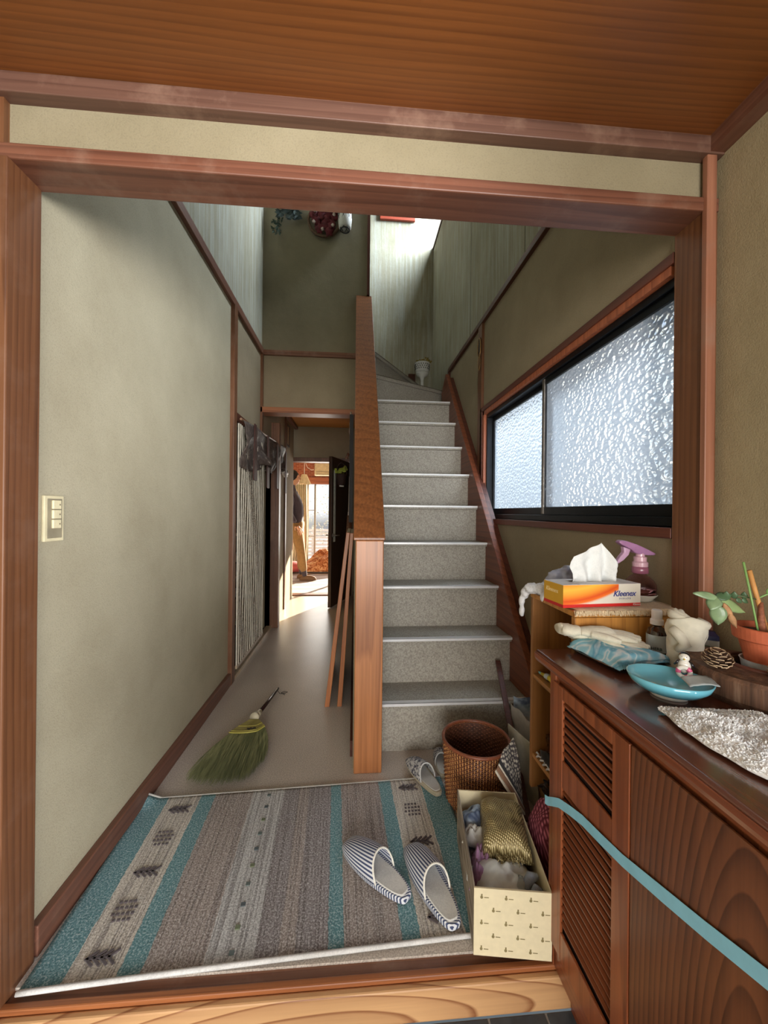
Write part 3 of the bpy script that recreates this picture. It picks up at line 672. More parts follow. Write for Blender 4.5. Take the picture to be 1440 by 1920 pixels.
# =================================================================== LEANING BOARDS
def lean_board(lab, x0, x1, top0, top1, ztop, yn, ln):
    t = thing('leaning_board', lab, 'board', ((x0+x1)/2, yn, 0), group=None)
    def sl(za, zb, w=0.0):
        fa = za/ztop; fb = zb/ztop
        return [(x0+(top0-x0)*fa, za), (x1+(top1-x1)*fa, za), (x1+(top1-x1)*fb, zb), (x0+(top0-x0)*fb, zb)]
    mb = MB().prism([(p[0], p[1]) for p in sl(0, ztop)], yn, yn+0.03, 1)
    put('edge', mb, BRD, t, bevel=0.002)
    mb = MB().prism([(x0+0.001, 0.0), (x1-0.001, 0.0), (top1-0.001, ztop-0.002), (top0+0.001, ztop-0.002)], yn+0.0305, yn+ln, 1)
    put('panel_face', mb, plain('board_pale', srgb(206, 190, 168), 0.4), t)
lean_board('thin orange wooden board leaning on the partition, the outer one', -0.152, -0.126, -0.042, -0.022, 0.965, 2.14, 0.62)
lean_board('thin orange wooden board leaning on the partition, the inner one', -0.083, -0.058, -0.021, -0.002, 0.962, 2.14, 0.60)

# =================================================================== LIGHT SWITCH
sw = thing('light_switch', 'cream triple rocker switch plate on the left plaster wall', 'switch', (-0.77, 1.042, 1.056))
put('plate', B(-0.7695, -0.762, 1.010, 1.074, 0.998, 1.114), CREAM, sw, bevel=0.002)
put('inset', B(-0.762, -0.7605, 1.018, 1.066, 1.006, 1.106), plain('switch_grey', srgb(150, 140, 116), 0.5), sw, bevel=0.001)
for k in range(3):
    z = 1.031+k*0.0245
    r = put('rocker', B(-0.7605, -0.755, 1.030, 1.056, z, z+0.022), CREAM, sw, bevel=0.0012)
    put('indicator', B(-0.755, -0.7545, 1.049, 1.052, z+0.009, z+0.013), plain('ind', srgb(120, 104, 80), 0.5), r)

# =================================================================== WICKER BASKET
WK = plain('wicker', srgb(122, 74, 48), 0.45, 0, 0.45, 60, 0.3, 0.2)
BC = Vector((0.468, 1.420, 0))
bk = thing('wicker_basket', 'round brown wicker basket standing at the foot of the stairs', 'basket', BC)
mb = MB(); NS = 36; rows = 30
def brad(z): return 0.108+0.014*(z/0.228)
for j in range(rows):
    z = 0.008+j*0.0074
    pts = []
    for k in range(NS*2+1):
        th = 2*math.pi*k/(NS*2); r = brad(z)+0.0028*math.cos(math.pi*(k+j))*(1 if k % 2 == 0 or True else 0)
        pts.append(BC+Vector((r*math.cos(th), r*math.sin(th), z+0.0006*math.sin(k*3+j))))
    mb.tube(pts, 0.0034, 5, cap=False, flat=0.5)
put('weave', mb, WK, bk, kind='stuff', smooth=True)
mb = MB()
for k in range(NS*2):
    th = 2*math.pi*k/(NS*2)
    mb.tube([BC+Vector((brad(z)*math.cos(th), brad(z)*math.sin(th), z)) for z in (0.002, 0.11, 0.226)], 0.0022, 4)
put('stakes', mb, plain('wicker_light', srgb(190, 136, 84), 0.5, 0, 0.3), bk, kind='stuff')
put('rim', MB().tube([BC+Vector((0.1225*math.cos(2*math.pi*k/48), 0.1225*math.sin(2*math.pi*k/48), 0.229)) for k in range(49)], 0.0062, 8, cap=False), plain('wicker_rim', srgb(124, 68, 42), 0.4, 0, 0.25, 80, 0.3), bk, smooth=True)
put('base', MB().lathe([(0.001, 0.003), (0.106, 0.003), (0.107, 0.008), (0.001, 0.008)], BC, 36), plain('wicker_base', srgb(90, 50, 30), 0.7), bk)
# inner lining shadow side: thin woven inner wall
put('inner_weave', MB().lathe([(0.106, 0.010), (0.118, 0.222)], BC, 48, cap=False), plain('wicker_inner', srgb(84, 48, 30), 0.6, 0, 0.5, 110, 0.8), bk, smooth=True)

# patterned cushion cloth draped on basket's right side
m, nt, p = newmat('triangle_cloth'); v = coords(nt, rot=(0, 0, R(0)))
ch = nt.nodes.new('ShaderNodeTexVoronoi'); ch.inputs['Scale'].default_value = 95; ch.inputs['Randomness'].default_value = 0.35; L(nt, v, ch.inputs['Vector'])
L(nt, ramp(nt, ch.outputs['Distance'], [(0.35, srgb(214, 206, 190)), (0.55, srgb(84, 78, 80))]), p.inputs['Base Color']); p.inputs['Roughness'].default_value = 0.9
pc = thing('patterned_cloth', 'black and cream triangle patterned cloth with tan band against the basket', 'cloth', (0.56, 1.30, 0))
def clf(a, b):
    P0, P1, P2, P3 = Vector((0.512, 1.294, 0.226)), Vector((0.592, 1.372, 0.262)), Vector((0.582, 1.258, 0.088)), Vector((0.600, 1.322, 0.135))
    q = (P0*(1-a)+P1*a)*(1-b)+(P2*(1-a)+P3*a)*b
    q.z += 0.008*math.sin(a*6+b*3); q.y -= 0.016*math.sin(b*math.pi)
    return q
put('body', MB().grid(16, 20, clf), m, pc, smooth=True, thick=0.006)
for k, (a0, a1, c) in enumerate(((-0.34, -0.27, srgb(226, 216, 198)), (-0.27, -0.13, srgb(150, 112, 86)), (-0.13, -0.08, srgb(226, 216, 198)), (-0.08, 0.02, srgb(46, 44, 46)))):
    put('band', MB().grid(3, 20, lambda a, b: clf(a0+(a1-a0)*a, b)+Vector((0, -0.004, 0.002))), cloth('band%d' % k, c), pc, smooth=True, thick=0.004)

# =================================================================== STICK
sk = put('wooden_stick', MB().box(-0.012, 0.012, -0.007, 0.007, 0, 0.685, Matrix.Translation((0.618, 1.298, 0.004)) @ Vector((0.115, 0.60, 0.335)).to_track_quat('Z', 'Y').to_matrix().to_4x4()), STK, bevel=0.002)
tag(sk, 'dark brown wooden stick leaning across the foot of the stairs', 'stick')
# paper bag & boards stored behind the basket
pb = thing('paper_bag', 'open white paper bag with blue print behind the basket', 'bag', (0.70, 1.50, 0))
def bagside(P, Q, h, lean):
    return MB().grid(10, 10, lambda a, b: (P[0]+(Q[0]-P[0])*a+lean[0]*b+0.006*nz3(a*3, b*3, P[0]*9), P[1]+(Q[1]-P[1])*a+lean[1]*b, h*b+0.012*b*nz3(a*4, P[1]*7, 1)))
mw, nt, p = newmat('bag_print'); v = coords(nt)
L(nt, ramp(nt, noise_n(nt, v, 9, 3, 0.6, 0.5), [(0.38, srgb(60, 76, 110)), (0.5, srgb(170, 188, 206)), (0.7, srgb(226, 228, 228))]), p.inputs['Base Color']); p.inputs['Roughness'].default_value = 0.6
put('back', bagside((0.70, 1.63), (0.84, 1.56), 0.275, (0.01, 0.02)), mw, pb, smooth=True, thick=0.002)
put('front', bagside((0.715, 1.46), (0.84, 1.40), 0.235, (-0.02, 0.0)), cloth('kraft', srgb(188, 178, 158), 80, 0.08), pb, smooth=True, thick=0.002)
put('side', bagside((0.70, 1.63), (0.715, 1.46), 0.255, (-0.01, 0.0)), cloth('kraft_grey', srgb(158, 152, 144), 80, 0.08), pb, smooth=True, thick=0.002)
tag(put('cardboard_sheet', MB().box(-0.002, 0.002, 0, 0.16, 0, 0.24, Matrix.Translation((0.680, 1.34, 0.002)) @ Euler((0, R(-6), R(12))).to_matrix().to_4x4()), plain('card_grey', srgb(176, 170, 152), 0.8)), 'stiff grey card standing behind the leaning stick', 'card')
tag(put('cardboard_sheet', MB().box(-0.003, 0.003, 0, 0.14, 0, 0.19, Matrix.Translation((0.705, 1.30, 0.002)) @ Euler((0, R(-10), R(8))).to_matrix().to_4x4()), plain('card_tan', srgb(176, 140, 92), 0.8)), 'low tan card standing beside the shelf unit', 'card')

# =================================================================== OPEN SHOE BOX AND CONTENTS
a_ = R(-8.4)
bx = thing('shoe_box', 'open cream box of odds and ends with a small printed motif on its end', 'box', (0.298, 0.907, 0.0125), a_)
BOXC = plain('box_card', srgb(222, 208, 172), 0.75, 0, 0.04, 60)
m, nt, p = newmat('box_grain'); v = coords(nt, (40, 6, 40))
L(nt, ramp(nt, noise_n(nt, v, 1.6, 3), [(0.35, srgb(120, 108, 98)), (0.55, srgb(176, 164, 148))]), p.inputs['Base Color']); p.inputs['Roughness'].default_value = 0.8
bw, bl_, bh = 0.184, 0.33, 0.163
put('front_wall', B(0, bw, 0, 0.004, 0.001, bh), BOXC, bx, local=True)
put('back_wall', B(0, bw, bl_-0.004, bl_, 0.001, bh), BOXC, bx, local=True)
put('side_wall', B(0, 0.003, 0.0042, bl_-0.0042, 0.001, bh), m, bx, local=True)
put('side_wall', B(bw-0.003, bw, 0.0042, bl_-0.0042, 0.001, bh), BOXC, bx, local=True)
put('bottom', B(0.0032, bw-0.0032, 0.0042, bl_-0.0042, 0.001, 0.004), BOXC, bx, local=True)
PR = plain('print_olive', srgb(132, 118, 78), 0.8)
mb = MB()
for r in range(5):
    for k in range(3):
        x = 0.018+k*0.058+(0.028 if r % 2 else 0); z = 0.142-r*0.031
        if x > 0.170: continue
        mb.ball((x, -0.0006, z), 0.0034, 1, 0.12, 1.1, 8, 6)
        mb.box(x-0.0012, x+0.002, -0.0009, -0.0002, z+0.003, z+0.0075)
        mb.box(x+0.006, x+0.017, -0.0007, -0.0002, z-0.001, z+0.0005)
put('printed_motifs', mb, PR, bx, local=True, kind='stuff')
def boxpt(x, y, z):
    c, s = math.cos(a_), math.sin(a_); return Vector((0.298+x*c-y*s, 0.907+x*s+y*c, z+0.0115))
def crumple(name, label, cat, cx, cy, w, d, z0, h, mat, seed, rz=0, amp=0.25, nu=26, nv=26, power=2.2):
    mb = MB()
    def f(a, b):
        x, y = (a-0.5)*2, (b-0.5)*2
        e_ = max(0, 1-abs(x)**power)*max(0, 1-abs(y)**power)
        n_ = noise.noise(Vector((x*2.1+seed, y*2.1, seed)))+0.5*noise.noise(Vector((x*5+seed, y*5, seed*2)))
        z = z0+h*(e_**0.5)*(1+amp*2*n_)
        xx = x*w/2*(1+0.10*n_); yy = y*d/2*(1+0.10*noise.noise(Vector((y*3, x*3, seed))))
        return boxpt(cx, cy, 0)+Vector((xx*math.cos(rz+a_)-yy*math.sin(rz+a_), xx*math.sin(rz+a_)+yy*math.cos(rz+a_), z))
    mb.grid(nu, nv, f)
    o = put(name, mb, mat, org=boxpt(cx, cy, z0), smooth=True, thick=0.002)
    return tag(o, label, cat)
# gold mesh bag
m, nt, p = newmat('gold_mesh'); v = coords(nt, rot=(0, 0, R(40)))
w1 = nt.nodes.new('ShaderNodeTexWave'); w1.inputs['Scale'].default_value = 62; L(nt, v, w1.inputs['Vector'])
w2 = nt.nodes.new('ShaderNodeTexWave'); w2.bands_direction = 'Y'; w2.inputs['Scale'].default_value = 62; L(nt, v, w2.inputs['Vector'])
ww = math_n(nt, 'MULTIPLY', w1.outputs['Fac'], w2.outputs['Fac'])
L(nt, ramp(nt, ww, [(0.05, srgb(112, 96, 58)), (0.5, srgb(206, 190, 140))]), p.inputs['Base Color']); p.inputs['Metallic'].default_value = 0.35; p.inputs['Roughness'].default_value = 0.35
bump(nt, p, ww, 0.6, 0.002)
gb = crumple('mesh_pouch', 'gold woven mesh pouch lying on top of the shoe box', 'pouch', 0.118, 0.205, 0.125, 0.185, 0.135, 0.055, m, 3.1, R(-6), 0.08, power=5)
mb = MB()
for k in range(70):
    q = boxpt(0.075+0.0016*k*0.75, 0.112+0.0001*k, 0.142)+Vector((0, 0, rnd.uniform(-.006, .012)))
    mb.tube([q, q+Vector((rnd.uniform(-.004, .006), -0.010, rnd.uniform(-0.004, .004))), q+Vector((rnd.uniform(-.01, .012), -0.018, rnd.uniform(-0.010, 0.004)))], 0.0007, 3)
put('fringe', mb, m, gb, kind='stuff')
crumple('plastic_bag', 'crumpled white plastic bag bunched in the front of the shoe box', 'bag', 0.088, 0.075, 0.16, 0.125, 0.085, 0.058, cloth('bag_white', srgb(216, 220, 218), 90, 0.06, 0.2, 0.5), 7.7, R(10), 0.14)
crumple('blue_bundle', 'blue and white plastic bundle at the back of the shoe box', 'bag', 0.062, 0.272, 0.115, 0.095, 0.088, 0.055, mw, 1.3, R(4), 0.2)
crumple('purple_cloth', 'mauve pink cloth tucked along the left of the shoe box', 'cloth', 0.038, 0.115, 0.055, 0.115, 0.095, 0.045, cloth('mauve', srgb(158, 116, 150), 90, 0.25), 5.2, R(-12), 0.4)
crumple('paper_packet', 'folded white printed paper near the left rim of the shoe box', 'paper', 0.042, 0.205, 0.070, 0.055, 0.105, 0.030, cloth('paper_w', srgb(206, 204, 196), 60, 0.06), 9.2, R(-25), 0.3)
o = put('grey_glove', MB().tube([boxpt(0.135, 0.055, 0.118), boxpt(0.155, 0.070, 0.136), boxpt(0.172, 0.080, 0.128)], [0.010, 0.013, 0.008], 10).tube([boxpt(0.145, 0.030, 0.112), boxpt(0.163, 0.042, 0.132), boxpt(0.174, 0.052, 0.118)], [0.010, 0.012, 0.007], 10), cloth('glove_grey', srgb(150, 158, 172)), smooth=True, org=boxpt(0.15, 0.05, 0.1)); tag(o, 'rolled blue grey knit cloth in the right front corner of the shoe box', 'cloth')
o = put('glass_bottle', MB().lathe([(0.0085, 0), (0.011, 0.004), (0.011, 0.032), (0.006, 0.040), (0.006, 0.052), (0.001, 0.053)], (0, 0, 0), 16).xf(Matrix.Translation(boxpt(0.118, 0.030, 0.105)) @ Euler((R(-35), R(18), 0)).to_matrix().to_4x4()), clear('bottle_glass', srgb(220, 226, 226), 0.05, 1.35), smooth=True, org=boxpt(0.118, 0.03, 0.1)); tag(o, 'small clear glass bottle poking out at the front of the shoe box', 'bottle')
# stuffing under the visible things
crumple('folded_towel', 'grey blue towel filling the bottom of the shoe box', 'towel', 0.092, 0.16, 0.172, 0.30, 0.040, 0.055, cloth('towel_blue', srgb(136, 142, 160)), 2.2, 0, 0.15, power=8)
# gingham bag beneath the shelf
m, nt, p = newmat('gingham'); v = coords(nt, rot=(R(20), R(15), R(30)))
w1 = nt.nodes.new('ShaderNodeTexWave'); w1.inputs['Scale'].default_value = 34; L(nt, v, w1.inputs['Vector'])
w2 = nt.nodes.new('ShaderNodeTexWave'); w2.bands_direction = 'Y'; w2.inputs['Scale'].default_value = 34; L(nt, v, w2.inputs['Vector'])
L(nt, mix(nt, srgb(96, 30, 48), srgb(206, 120, 140), math_n(nt, 'MULTIPLY', w1.outputs['Fac'], w2.outputs['Fac'])), p.inputs['Base Color']); p.inputs['Roughness'].default_value = 0.9
o = put('gingham_pouch', MB().ball((0.574, 1.065, 0.125), 0.062, 0.9, 1.25, 1.95, 20, 14, 0.15), m, org=(0.59, 1.03, 0.14), smooth=True); tag(o, 'crimson gingham fabric pouch squeezed under the shelf unit', 'pouch')
o = put('plastic_wrap', MB().ball((0.600, 1.075, 0.275), 0.036, 1.2, 1.3, 0.6, 16, 12, 0.8), clear('film', srgb(214, 206, 204), 0.15, 1.2), org=(0.6, 1.075, 0.25), smooth=True); tag(o, 'clump of clear plastic film on the gingham pouch', 'plastic film')
tag(put('storage_crate', MB().box(0.64, 0.86, 0.95, 1.22, 0.0, 0.20), plain('crate_dark', srgb(44, 34, 28), 0.8), bevel=0.004), 'dark low crate carrying the shelf unit', 'crate')

# =================================================================== SHOE CABINET
CT = 0.735
cb = thing('shoe_cabinet', 'long polished reddish shoe cabinet with louvred door on the right', 'cabinet', (0.485, 0.91, 0))
put('carcass', MB().box(0.497, 0.895, -0.15, 0.908, 0.02, 0.700), CABF, cb)
put('end_stile', B(0.485, 0.4965, 0.884, 0.910, 0.0, 0.700), CABF, cb, bevel=0.002)
put('plinth', MB().box(0.52, 0.895, -0.15, 0.865, -0.088, 0.018), CABY, cb)
put('bottom_rail', B(0.487, 0.4965, -0.15, 0.8835, 0.0, 0.055), CABY, cb, bevel=0.002)
put('upper_rail', B(0.489, 0.4965, -0.15, 0.8835, 0.685, 0.700), CABY, cb)
# worktop with moulded edge
prof = [(0.466, 0.713), (0.463, 0.720), (0.463, 0.730), (0.468, 0.7352), (0.896, 0.7352), (0.896, 0.7005), (0.478, 0.7005), (0.474, 0.706)]
put('worktop', MB().prism(prof, -0.15, 0.945, 1), CABT, cb, bevel=0.0015)
put('edge_band', MB().prism([(0.4735, 0.7062), (0.4655, 0.7125), (0.4622, 0.7195), (0.4622, 0.7285), (0.4605, 0.7285), (0.4605, 0.7190), (0.464, 0.7105), (0.4725, 0.7045)], -0.15, 0.943, 1), CABY, cb)
# louvred door
d1 = put('door', MB().box(0.478, 0.4845, 0.842, 0.882, 0.062, 0.683).box(0.478, 0.4845, 0.628, 0.672, 0.062, 0.683).box(0.478, 0.4845, 0.6722, 0.8418, 0.062, 0.125).box(0.478, 0.4845, 0.6722, 0.8418, 0.655, 0.683).box(0.479, 0.4845, 0.6722, 0.8418, 0.455, 0.517), CABF, cb, bevel=0.0015, label='louvred door with middle rail')
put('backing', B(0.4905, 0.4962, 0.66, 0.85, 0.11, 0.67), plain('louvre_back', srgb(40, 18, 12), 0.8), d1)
sl0 = None
zs = [0.6475-0.0187*k for k in range(7)] + [0.4430-0.0187*k for k in range(17)]
zs = [z for z in zs]
for z in [0.645-0.0185*k for k in range(7)]+[0.4455-0.0187*k for k in range(17)]:
    if sl0 is None:
        z00 = z
        sl0 = put('slat', MB().box(-0.0045, 0.0025, 0.6722, 0.8418, -0.0030, 0.0030, Matrix.Translation((0.4850, 0, z)) @ Euler((0, R(-14), 0)).to_matrix().to_4x4()), CABS, d1)
    else:
        c = sl0.copy(); COL.objects.link(c); c.parent = d1; c.location = (0, 0, z-z00)
# big plain door
d2 = put('door', B(0.4795, 0.4845, 0.02, 0.6265, 0.062, 0.683), CABP, cb, bevel=0.002, label='plain flame grained door')
d3 = put('door', B(0.4795, 0.4845, -0.15, 0.018, 0.062, 0.683), CABP, cb, bevel=0.002)
# blue masking tape
pts = [(0.474, 0.908, 0.381), (0.4742, 0.895, 0.386), (0.4735, 0.87, 0.403), (0.474, 0.845, 0.419), (0.4745, 0.80, 0.436), (0.475, 0.757, 0.450), (0.475, 0.70, 0.461), (0.476, 0.64, 0.473), (0.4765, 0.555, 0.500), (0.4768, 0.48, 0.524), (0.4768, 0.41, 0.549), (0.4768, 0.25, 0.605), (0.4768, 0.1, 0.655)]
vs = []; n_ = len(pts)
for x, y, z in pts: vs += [(x, y, z-0.0115-0.002*(y < .6)), (x, y, z+0.0105)]
tag(put('masking_tape', MB().add(vs, [(2*i, 2*i+2, 2*i+3, 2*i+1) for i in range(n_-1)]), plain('tape_blue', srgb(142, 204, 228), 0.6, 0, 0.06), org=(0.474, 0.908, 0.38), thick=0.0006), 'pale blue masking tape stretched slanting across the cabinet front', 'tape')

# =================================================================== SHELF UNIT BEHIND
SX0, SX1, SY0, SY1, SZ0, SZ1 = 0.575, 0.868, 0.957, 1.205, 0.203, 0.826
su = thing('shelf_unit', 'small light oak shelf unit behind the shoe cabinet', 'shelf', (SX0, SY0, SZ0))
put('side_panel', B(SX0, SX1, SY0, SY0+0.016, SZ0, SZ1-0.016), OAK, su, bevel=0.001)
put('side_panel', B(SX0, SX1, SY1-0.014, SY1, SZ0, SZ1-0.016), OAKD, su, bevel=0.001)
put('top_board', B(SX0-0.002, SX1, SY0-0.001, SY1, SZ1-0.015, SZ1), OAK, su, bevel=0.002)
put('back_panel', B(SX1-0.006, SX1-0.001, SY0+0.017, SY1-0.015, SZ0, SZ1-0.017), OAKD, su)
for z in (0.568, 0.316):
    put('shelf_board', B(SX0+0.002, SX1-0.007, SY0+0.017, SY1-0.015, z-0.014, z), wood('shelf_edge', srgb(120, 78, 38), srgb(184, 130, 72), 1, 9), su, bevel=0.001)
tb = thing('glue_tube', 'small yellow and white tube on the upper shelf of the unit', 'tube', (0.60, 1.135, 0.568))
put('body', MB().tube([(0.592, 1.165, 0.578), (0.600, 1.125, 0.579), (0.604, 1.085, 0.578)], [0.004, 0.009, 0.010], 10), plain('tube_yellow', srgb(214, 196, 70), 0.4), tb, smooth=True)
put('printed_band', MB().tube([(0.5965, 1.145, 0.5787), (0.5995, 1.128, 0.579)], [0.0085, 0.0098], 10, cap=False), plain('tube_white', srgb(200, 214, 226), 0.4), tb, smooth=True)
put('nozzle', MB().tube([(0.5895, 1.178, 0.578), (0.592, 1.165, 0.578)], [0.0022, 0.0045], 8), plain('tube_tip', srgb(120, 180, 190), 0.4), tb, smooth=True)
o = put('plastic_packet', MB().ball((0.628, 1.115, 0.370), 0.050, 0.62, 1.15, 1.02, 26, 20, 0.5), clear('film2', srgb(196, 186, 188), 0.12, 1.25), org=(0.628, 1.115, 0.317), smooth=True); tag(o, 'crinkled clear plastic packet on the lower shelf of the unit', 'packet')
o = put('lace_trim', MB().tube([(0.583+0.006*math.sin(k*1.9), 1.175-k*0.0062, 0.3215+0.004*math.cos(k*1.9)) for k in range(20)], 0.0032, 6), cloth('lace_bw', srgb(206, 206, 212)), org=(0.583, 1.11, 0.317), smooth=True); tag(o, 'white looped lace trim at the front of the lower shelf', 'trim')
o = put('dark_cloth', MB().ball((0.605, 1.120, 0.326), 0.05, 0.42, 1.2, 0.16, 18, 10, 0.4), cloth('cloth_black', srgb(32, 30, 36)), org=(0.605, 1.12, 0.317), smooth=True); tag(o, 'black cloth beneath the plastic packet on the lower shelf', 'cloth')

# crochet mat on top
MATC = cloth('crochet', srgb(206, 184, 150), 220, 0.25, 0.8)
mt = thing('crochet_mat', 'beige fringed mat spread on top of the shelf unit', 'mat', (0.75, 1.05, SZ1))
put('body', MB().grid(24, 16, lambda a, b: (0.580+0.318*a+0.006*nz3(b*5, 1), 0.953+0.215*b, SZ1+0.0042+0.0008*nz3(a*9, b*9))), MATC, mt, smooth=True, thick=0.003)
mb = MB()
for k in range(520):
    x = rnd.uniform(0.572, 0.905); q = Vector((x, 0.955+rnd.uniform(-0.004, 0.002), SZ1+0.003))
    mb.tube([q, q+Vector((rnd.uniform(-.003, .003), -0.006, 0.001)), q+Vector((rnd.uniform(-.004, .004), -0.009, -rnd.uniform(0.004, 0.013)))], 0.0009, 3)
for k in range(120):
    y = rnd.uniform(0.95, 1.10); q = Vector((0.898, y, SZ1+0.006))
    mb.tube([q, q+Vector((0.006, rnd.uniform(-.004, .004), 0.004)), q+Vector((0.008, rnd.uniform(-.006, .006), rnd.uniform(0.0, 0.014)))], 0.001, 3)
put('fringe', mb, MATC, mt, kind='stuff')

# tissue box
TX, TY, TZ = 0.553, 0.976, SZ1+0.0052
tx = thing('tissue_box', 'white and orange tissue box with a tissue pulled up, on the shelf unit', 'tissue box', (TX, TY, TZ), R(4.5))
m, nt, p = newmat('tissue_card'); v = coords(nt); sp = nt.nodes.new('ShaderNodeSeparateXYZ'); L(nt, v, sp.inputs[0])
X, Z = sp.outputs[0], sp.outputs[2]
# swoosh: height of curve grows with x
cu = math_n(nt, 'ADD', math_n(nt, 'MULTIPLY', math_n(nt, 'MULTIPLY', X, X), 1.45), 0.008)
d = math_n(nt, 'SUBTRACT', Z, cu)
wht = srgb(228, 222, 208)
ramp_sw = ramp(nt, math_n(nt, 'ADD', math_n(nt, 'MULTIPLY', d, 12.0), 0.3), [(0.0, wht), (0.22, wht), (0.30, srgb(240, 120, 40)), (0.40, srgb(226, 84, 30)), (0.55, srgb(244, 150, 50)), (0.75, srgb(246, 190, 70)), (1.0, srgb(232, 130, 40))])
base = mix(nt, wht, ramp_sw, math_n(nt, 'LESS_THAN', X, 0.165))
base = mix(nt, base, srgb(206, 40, 38), math_n(nt, 'LESS_THAN', Z, 0.0085))
L(nt, base, p.inputs['Base Color']); p.inputs['Roughness'].default_value = 0.45
TW, TD, TH = 0.232, 0.088, 0.060
put('front_panel', B(0, TW, 0, 0.001, 0, TH), m, tx, local=True)
m2, nt, p = newmat('tissue_end'); v = coords(nt); sp = nt.nodes.new('ShaderNodeSeparateXYZ'); L(nt, v, sp.inputs[0])
L(nt, mix(nt, srgb(200, 152, 44), srgb(186, 36, 40), math_n(nt, 'LESS_THAN', sp.outputs[2], 0.0085)), p.inputs['Base Color']); p.inputs['Roughness'].default_value = 0.45
# the box end splays outwards like in the photo: end wall is slightly turned
put('end_panel', MB().prism([(0.0, 0.0), (0.0, TD), (0.001, TD), (0.001, 0.0)], 0, TH, 2), m2, tx, local=True)
put('end_panel', B(TW-0.001, TW, 0.001, TD, 0, TH), m2, tx, local=True)
put('back_panel', B(0.001, TW-0.001, TD-0.001, TD, 0, TH), plain('tissue_back', srgb(220, 214, 200), 0.5), tx, local=True)
put('top_panel', MB().box(0.0, TW, 0, 0.04, TH, TH+0.0008).box(0.0, TW, 0.068, TD, TH, TH+0.0008).box(0.0, 0.05, 0.04, 0.068, TH, TH+0.0008).box(0.19, TW, 0.04, 0.068, TH, TH+0.0008), plain('tissue_top', srgb(206, 200, 196), 0.5), tx, local=True)
M_ = Matrix.Translation((0.182, -0.0004, 0.034)) @ Euler((R(90), 0, 0)).to_matrix().to_4x4()
INK = plain('ink_blue', srgb(34, 48, 130), 0.5)
put('lettering', text_mb('Kleenex', 0.0215, M_, 0.0003, 0.3, 0.95, 0.0003), INK, tx, local=True)
put('lettering', text_mb('クリネックス', 0.0062, Matrix.Translation((0.184, -0.0004, 0.0205)) @ Euler((R(90), 0, 0)).to_matrix().to_4x4(), 0.0003), INK, tx, local=True)
put('lettering', text_mb('Kleenex', 0.0075, Matrix.Translation((0.221, -0.0004, 0.0043)) @ Euler((R(90), 0, 0)).to_matrix().to_4x4(), 0.0003, 0.2), WHITE, tx, local=True)
put('lettering', text_mb('Kleenex', 0.017, Matrix.Translation((-0.0004, 0.050, 0.040)) @ Euler((R(90), 0, R(-90))).to_matrix().to_4x4(), 0.0003, 0.2), plain('ink_cream', srgb(228, 206, 150), 0.5), tx, local=True)
# tissue: fan of folded paper
def tis(a, b):
    base = Vector((0.062+0.125*a, 0.054, TH-0.004))
    t0 = Vector((0.060, 0.046, TH+0.070)); t1 = Vector((0.158, 0.060, TH+0.108)); t2 = Vector((0.198, 0.046, TH+0.034))
    if a < 0.62: tp = t0.lerp(t1, a/0.62)
    else: tp = t1.lerp(t2, (a-0.62)/0.38)
    q = base.lerp(tp, b)
    q.y += 0.012*math.sin(a*17+b*2)*(0.35+0.65*(1-b))*(0.4+a)+0.004*nz3(a*6, b*6, 2)
    if a > 0.62: q.y -= 0.016*math.sin((a-0.62)/0.38*math.pi)*b
    q.x += 0.006*math.sin(b*7+a*3)*(1-a)
    return q
m, nt, p = newmat('tissue_paper'); p.inputs['Base Color'].default_value = srgb(232, 234, 232); p.inputs['Roughness'].default_value = 0.9
n_t = noise_n(nt, coords(nt), 300); bump(nt, p, n_t, 0.1, 0.0005); L(nt, ramp(nt, n_t, [(0.3, srgb(226, 230, 230)), (0.7, srgb(238, 240, 238))]), p.inputs['Base Color'])
put('tissue', MB().grid(44, 24, tis), m, tx, smooth=True, thick=0.0006, local=True, label='crumpled white tissue standing out of the slot')

# dish with spray bottle
pd = Vector((0.832, 1.060, SZ1+0.0055))
dt = thing('saucer', 'pale footed saucer under the pink spray bottle', 'saucer', pd)
CER = plain('ceramic_pale', srgb(216, 214, 202), 0.25, 0, 0.05, 20, 0, 0.4)
put('bowl', MB().lathe([(0.030, 0.0), (0.034, 0.004), (0.036, 0.008), (0.045, 0.018), (0.046, 0.0205), (0.034, 0.0125), (0.001, 0.0125)], pd, 36), CER, dt, smooth=True)
sp_ = Vector((0.834, 1.060, SZ1+0.0195))
sb = thing('spray_bottle', 'transparent pink spray bottle with trigger on the saucer', 'spray bottle', sp_)
PK = clear('pink_clear', srgb(238, 214, 222), 0.03, 1.18)
put('bottle', MB().lathe([(0.036, 0.0), (0.041, 0.004), (0.042, 0.022), (0.041, 0.034), (0.034, 0.046), (0.024, 0.056), (0.016, 0.062), (0.015, 0.068)], sp_, 40, cap=False), PK, sb, smooth=True, thick=0.0015)
put('water', MB().lathe([(0.001, 0.0015), (0.034, 0.0015), (0.039, 0.006), (0.0395, 0.020), (0.001, 0.020)], sp_, 36), clear('pink_water', srgb(240, 200, 205), 0.0, 1.3), sb, smooth=True)
put('collar', MB().lathe([(0.019, 0.064), (0.022, 0.066), (0.021, 0.082), (0.0185, 0.084)], sp_, 24), plain('collar_rose', srgb(150, 90, 112), 0.25, 0, 0.1, 20, 0, 0.5), sb, smooth=True)
put('neck', MB().lathe([(0.020, 0.084), (0.0205, 0.096), (0.0165, 0.100), (0.017, 0.112), (0.012, 0.114), (0.011, 0.124)], sp_, 24), plain('neck_pink', srgb(206, 164, 178), 0.25, 0, 0.08, 20, 0, 0.5), sb)
LIL = plain('trigger_lilac', srgb(164, 118, 158), 0.35, 0, 0.12, 40, 0, 0.4)
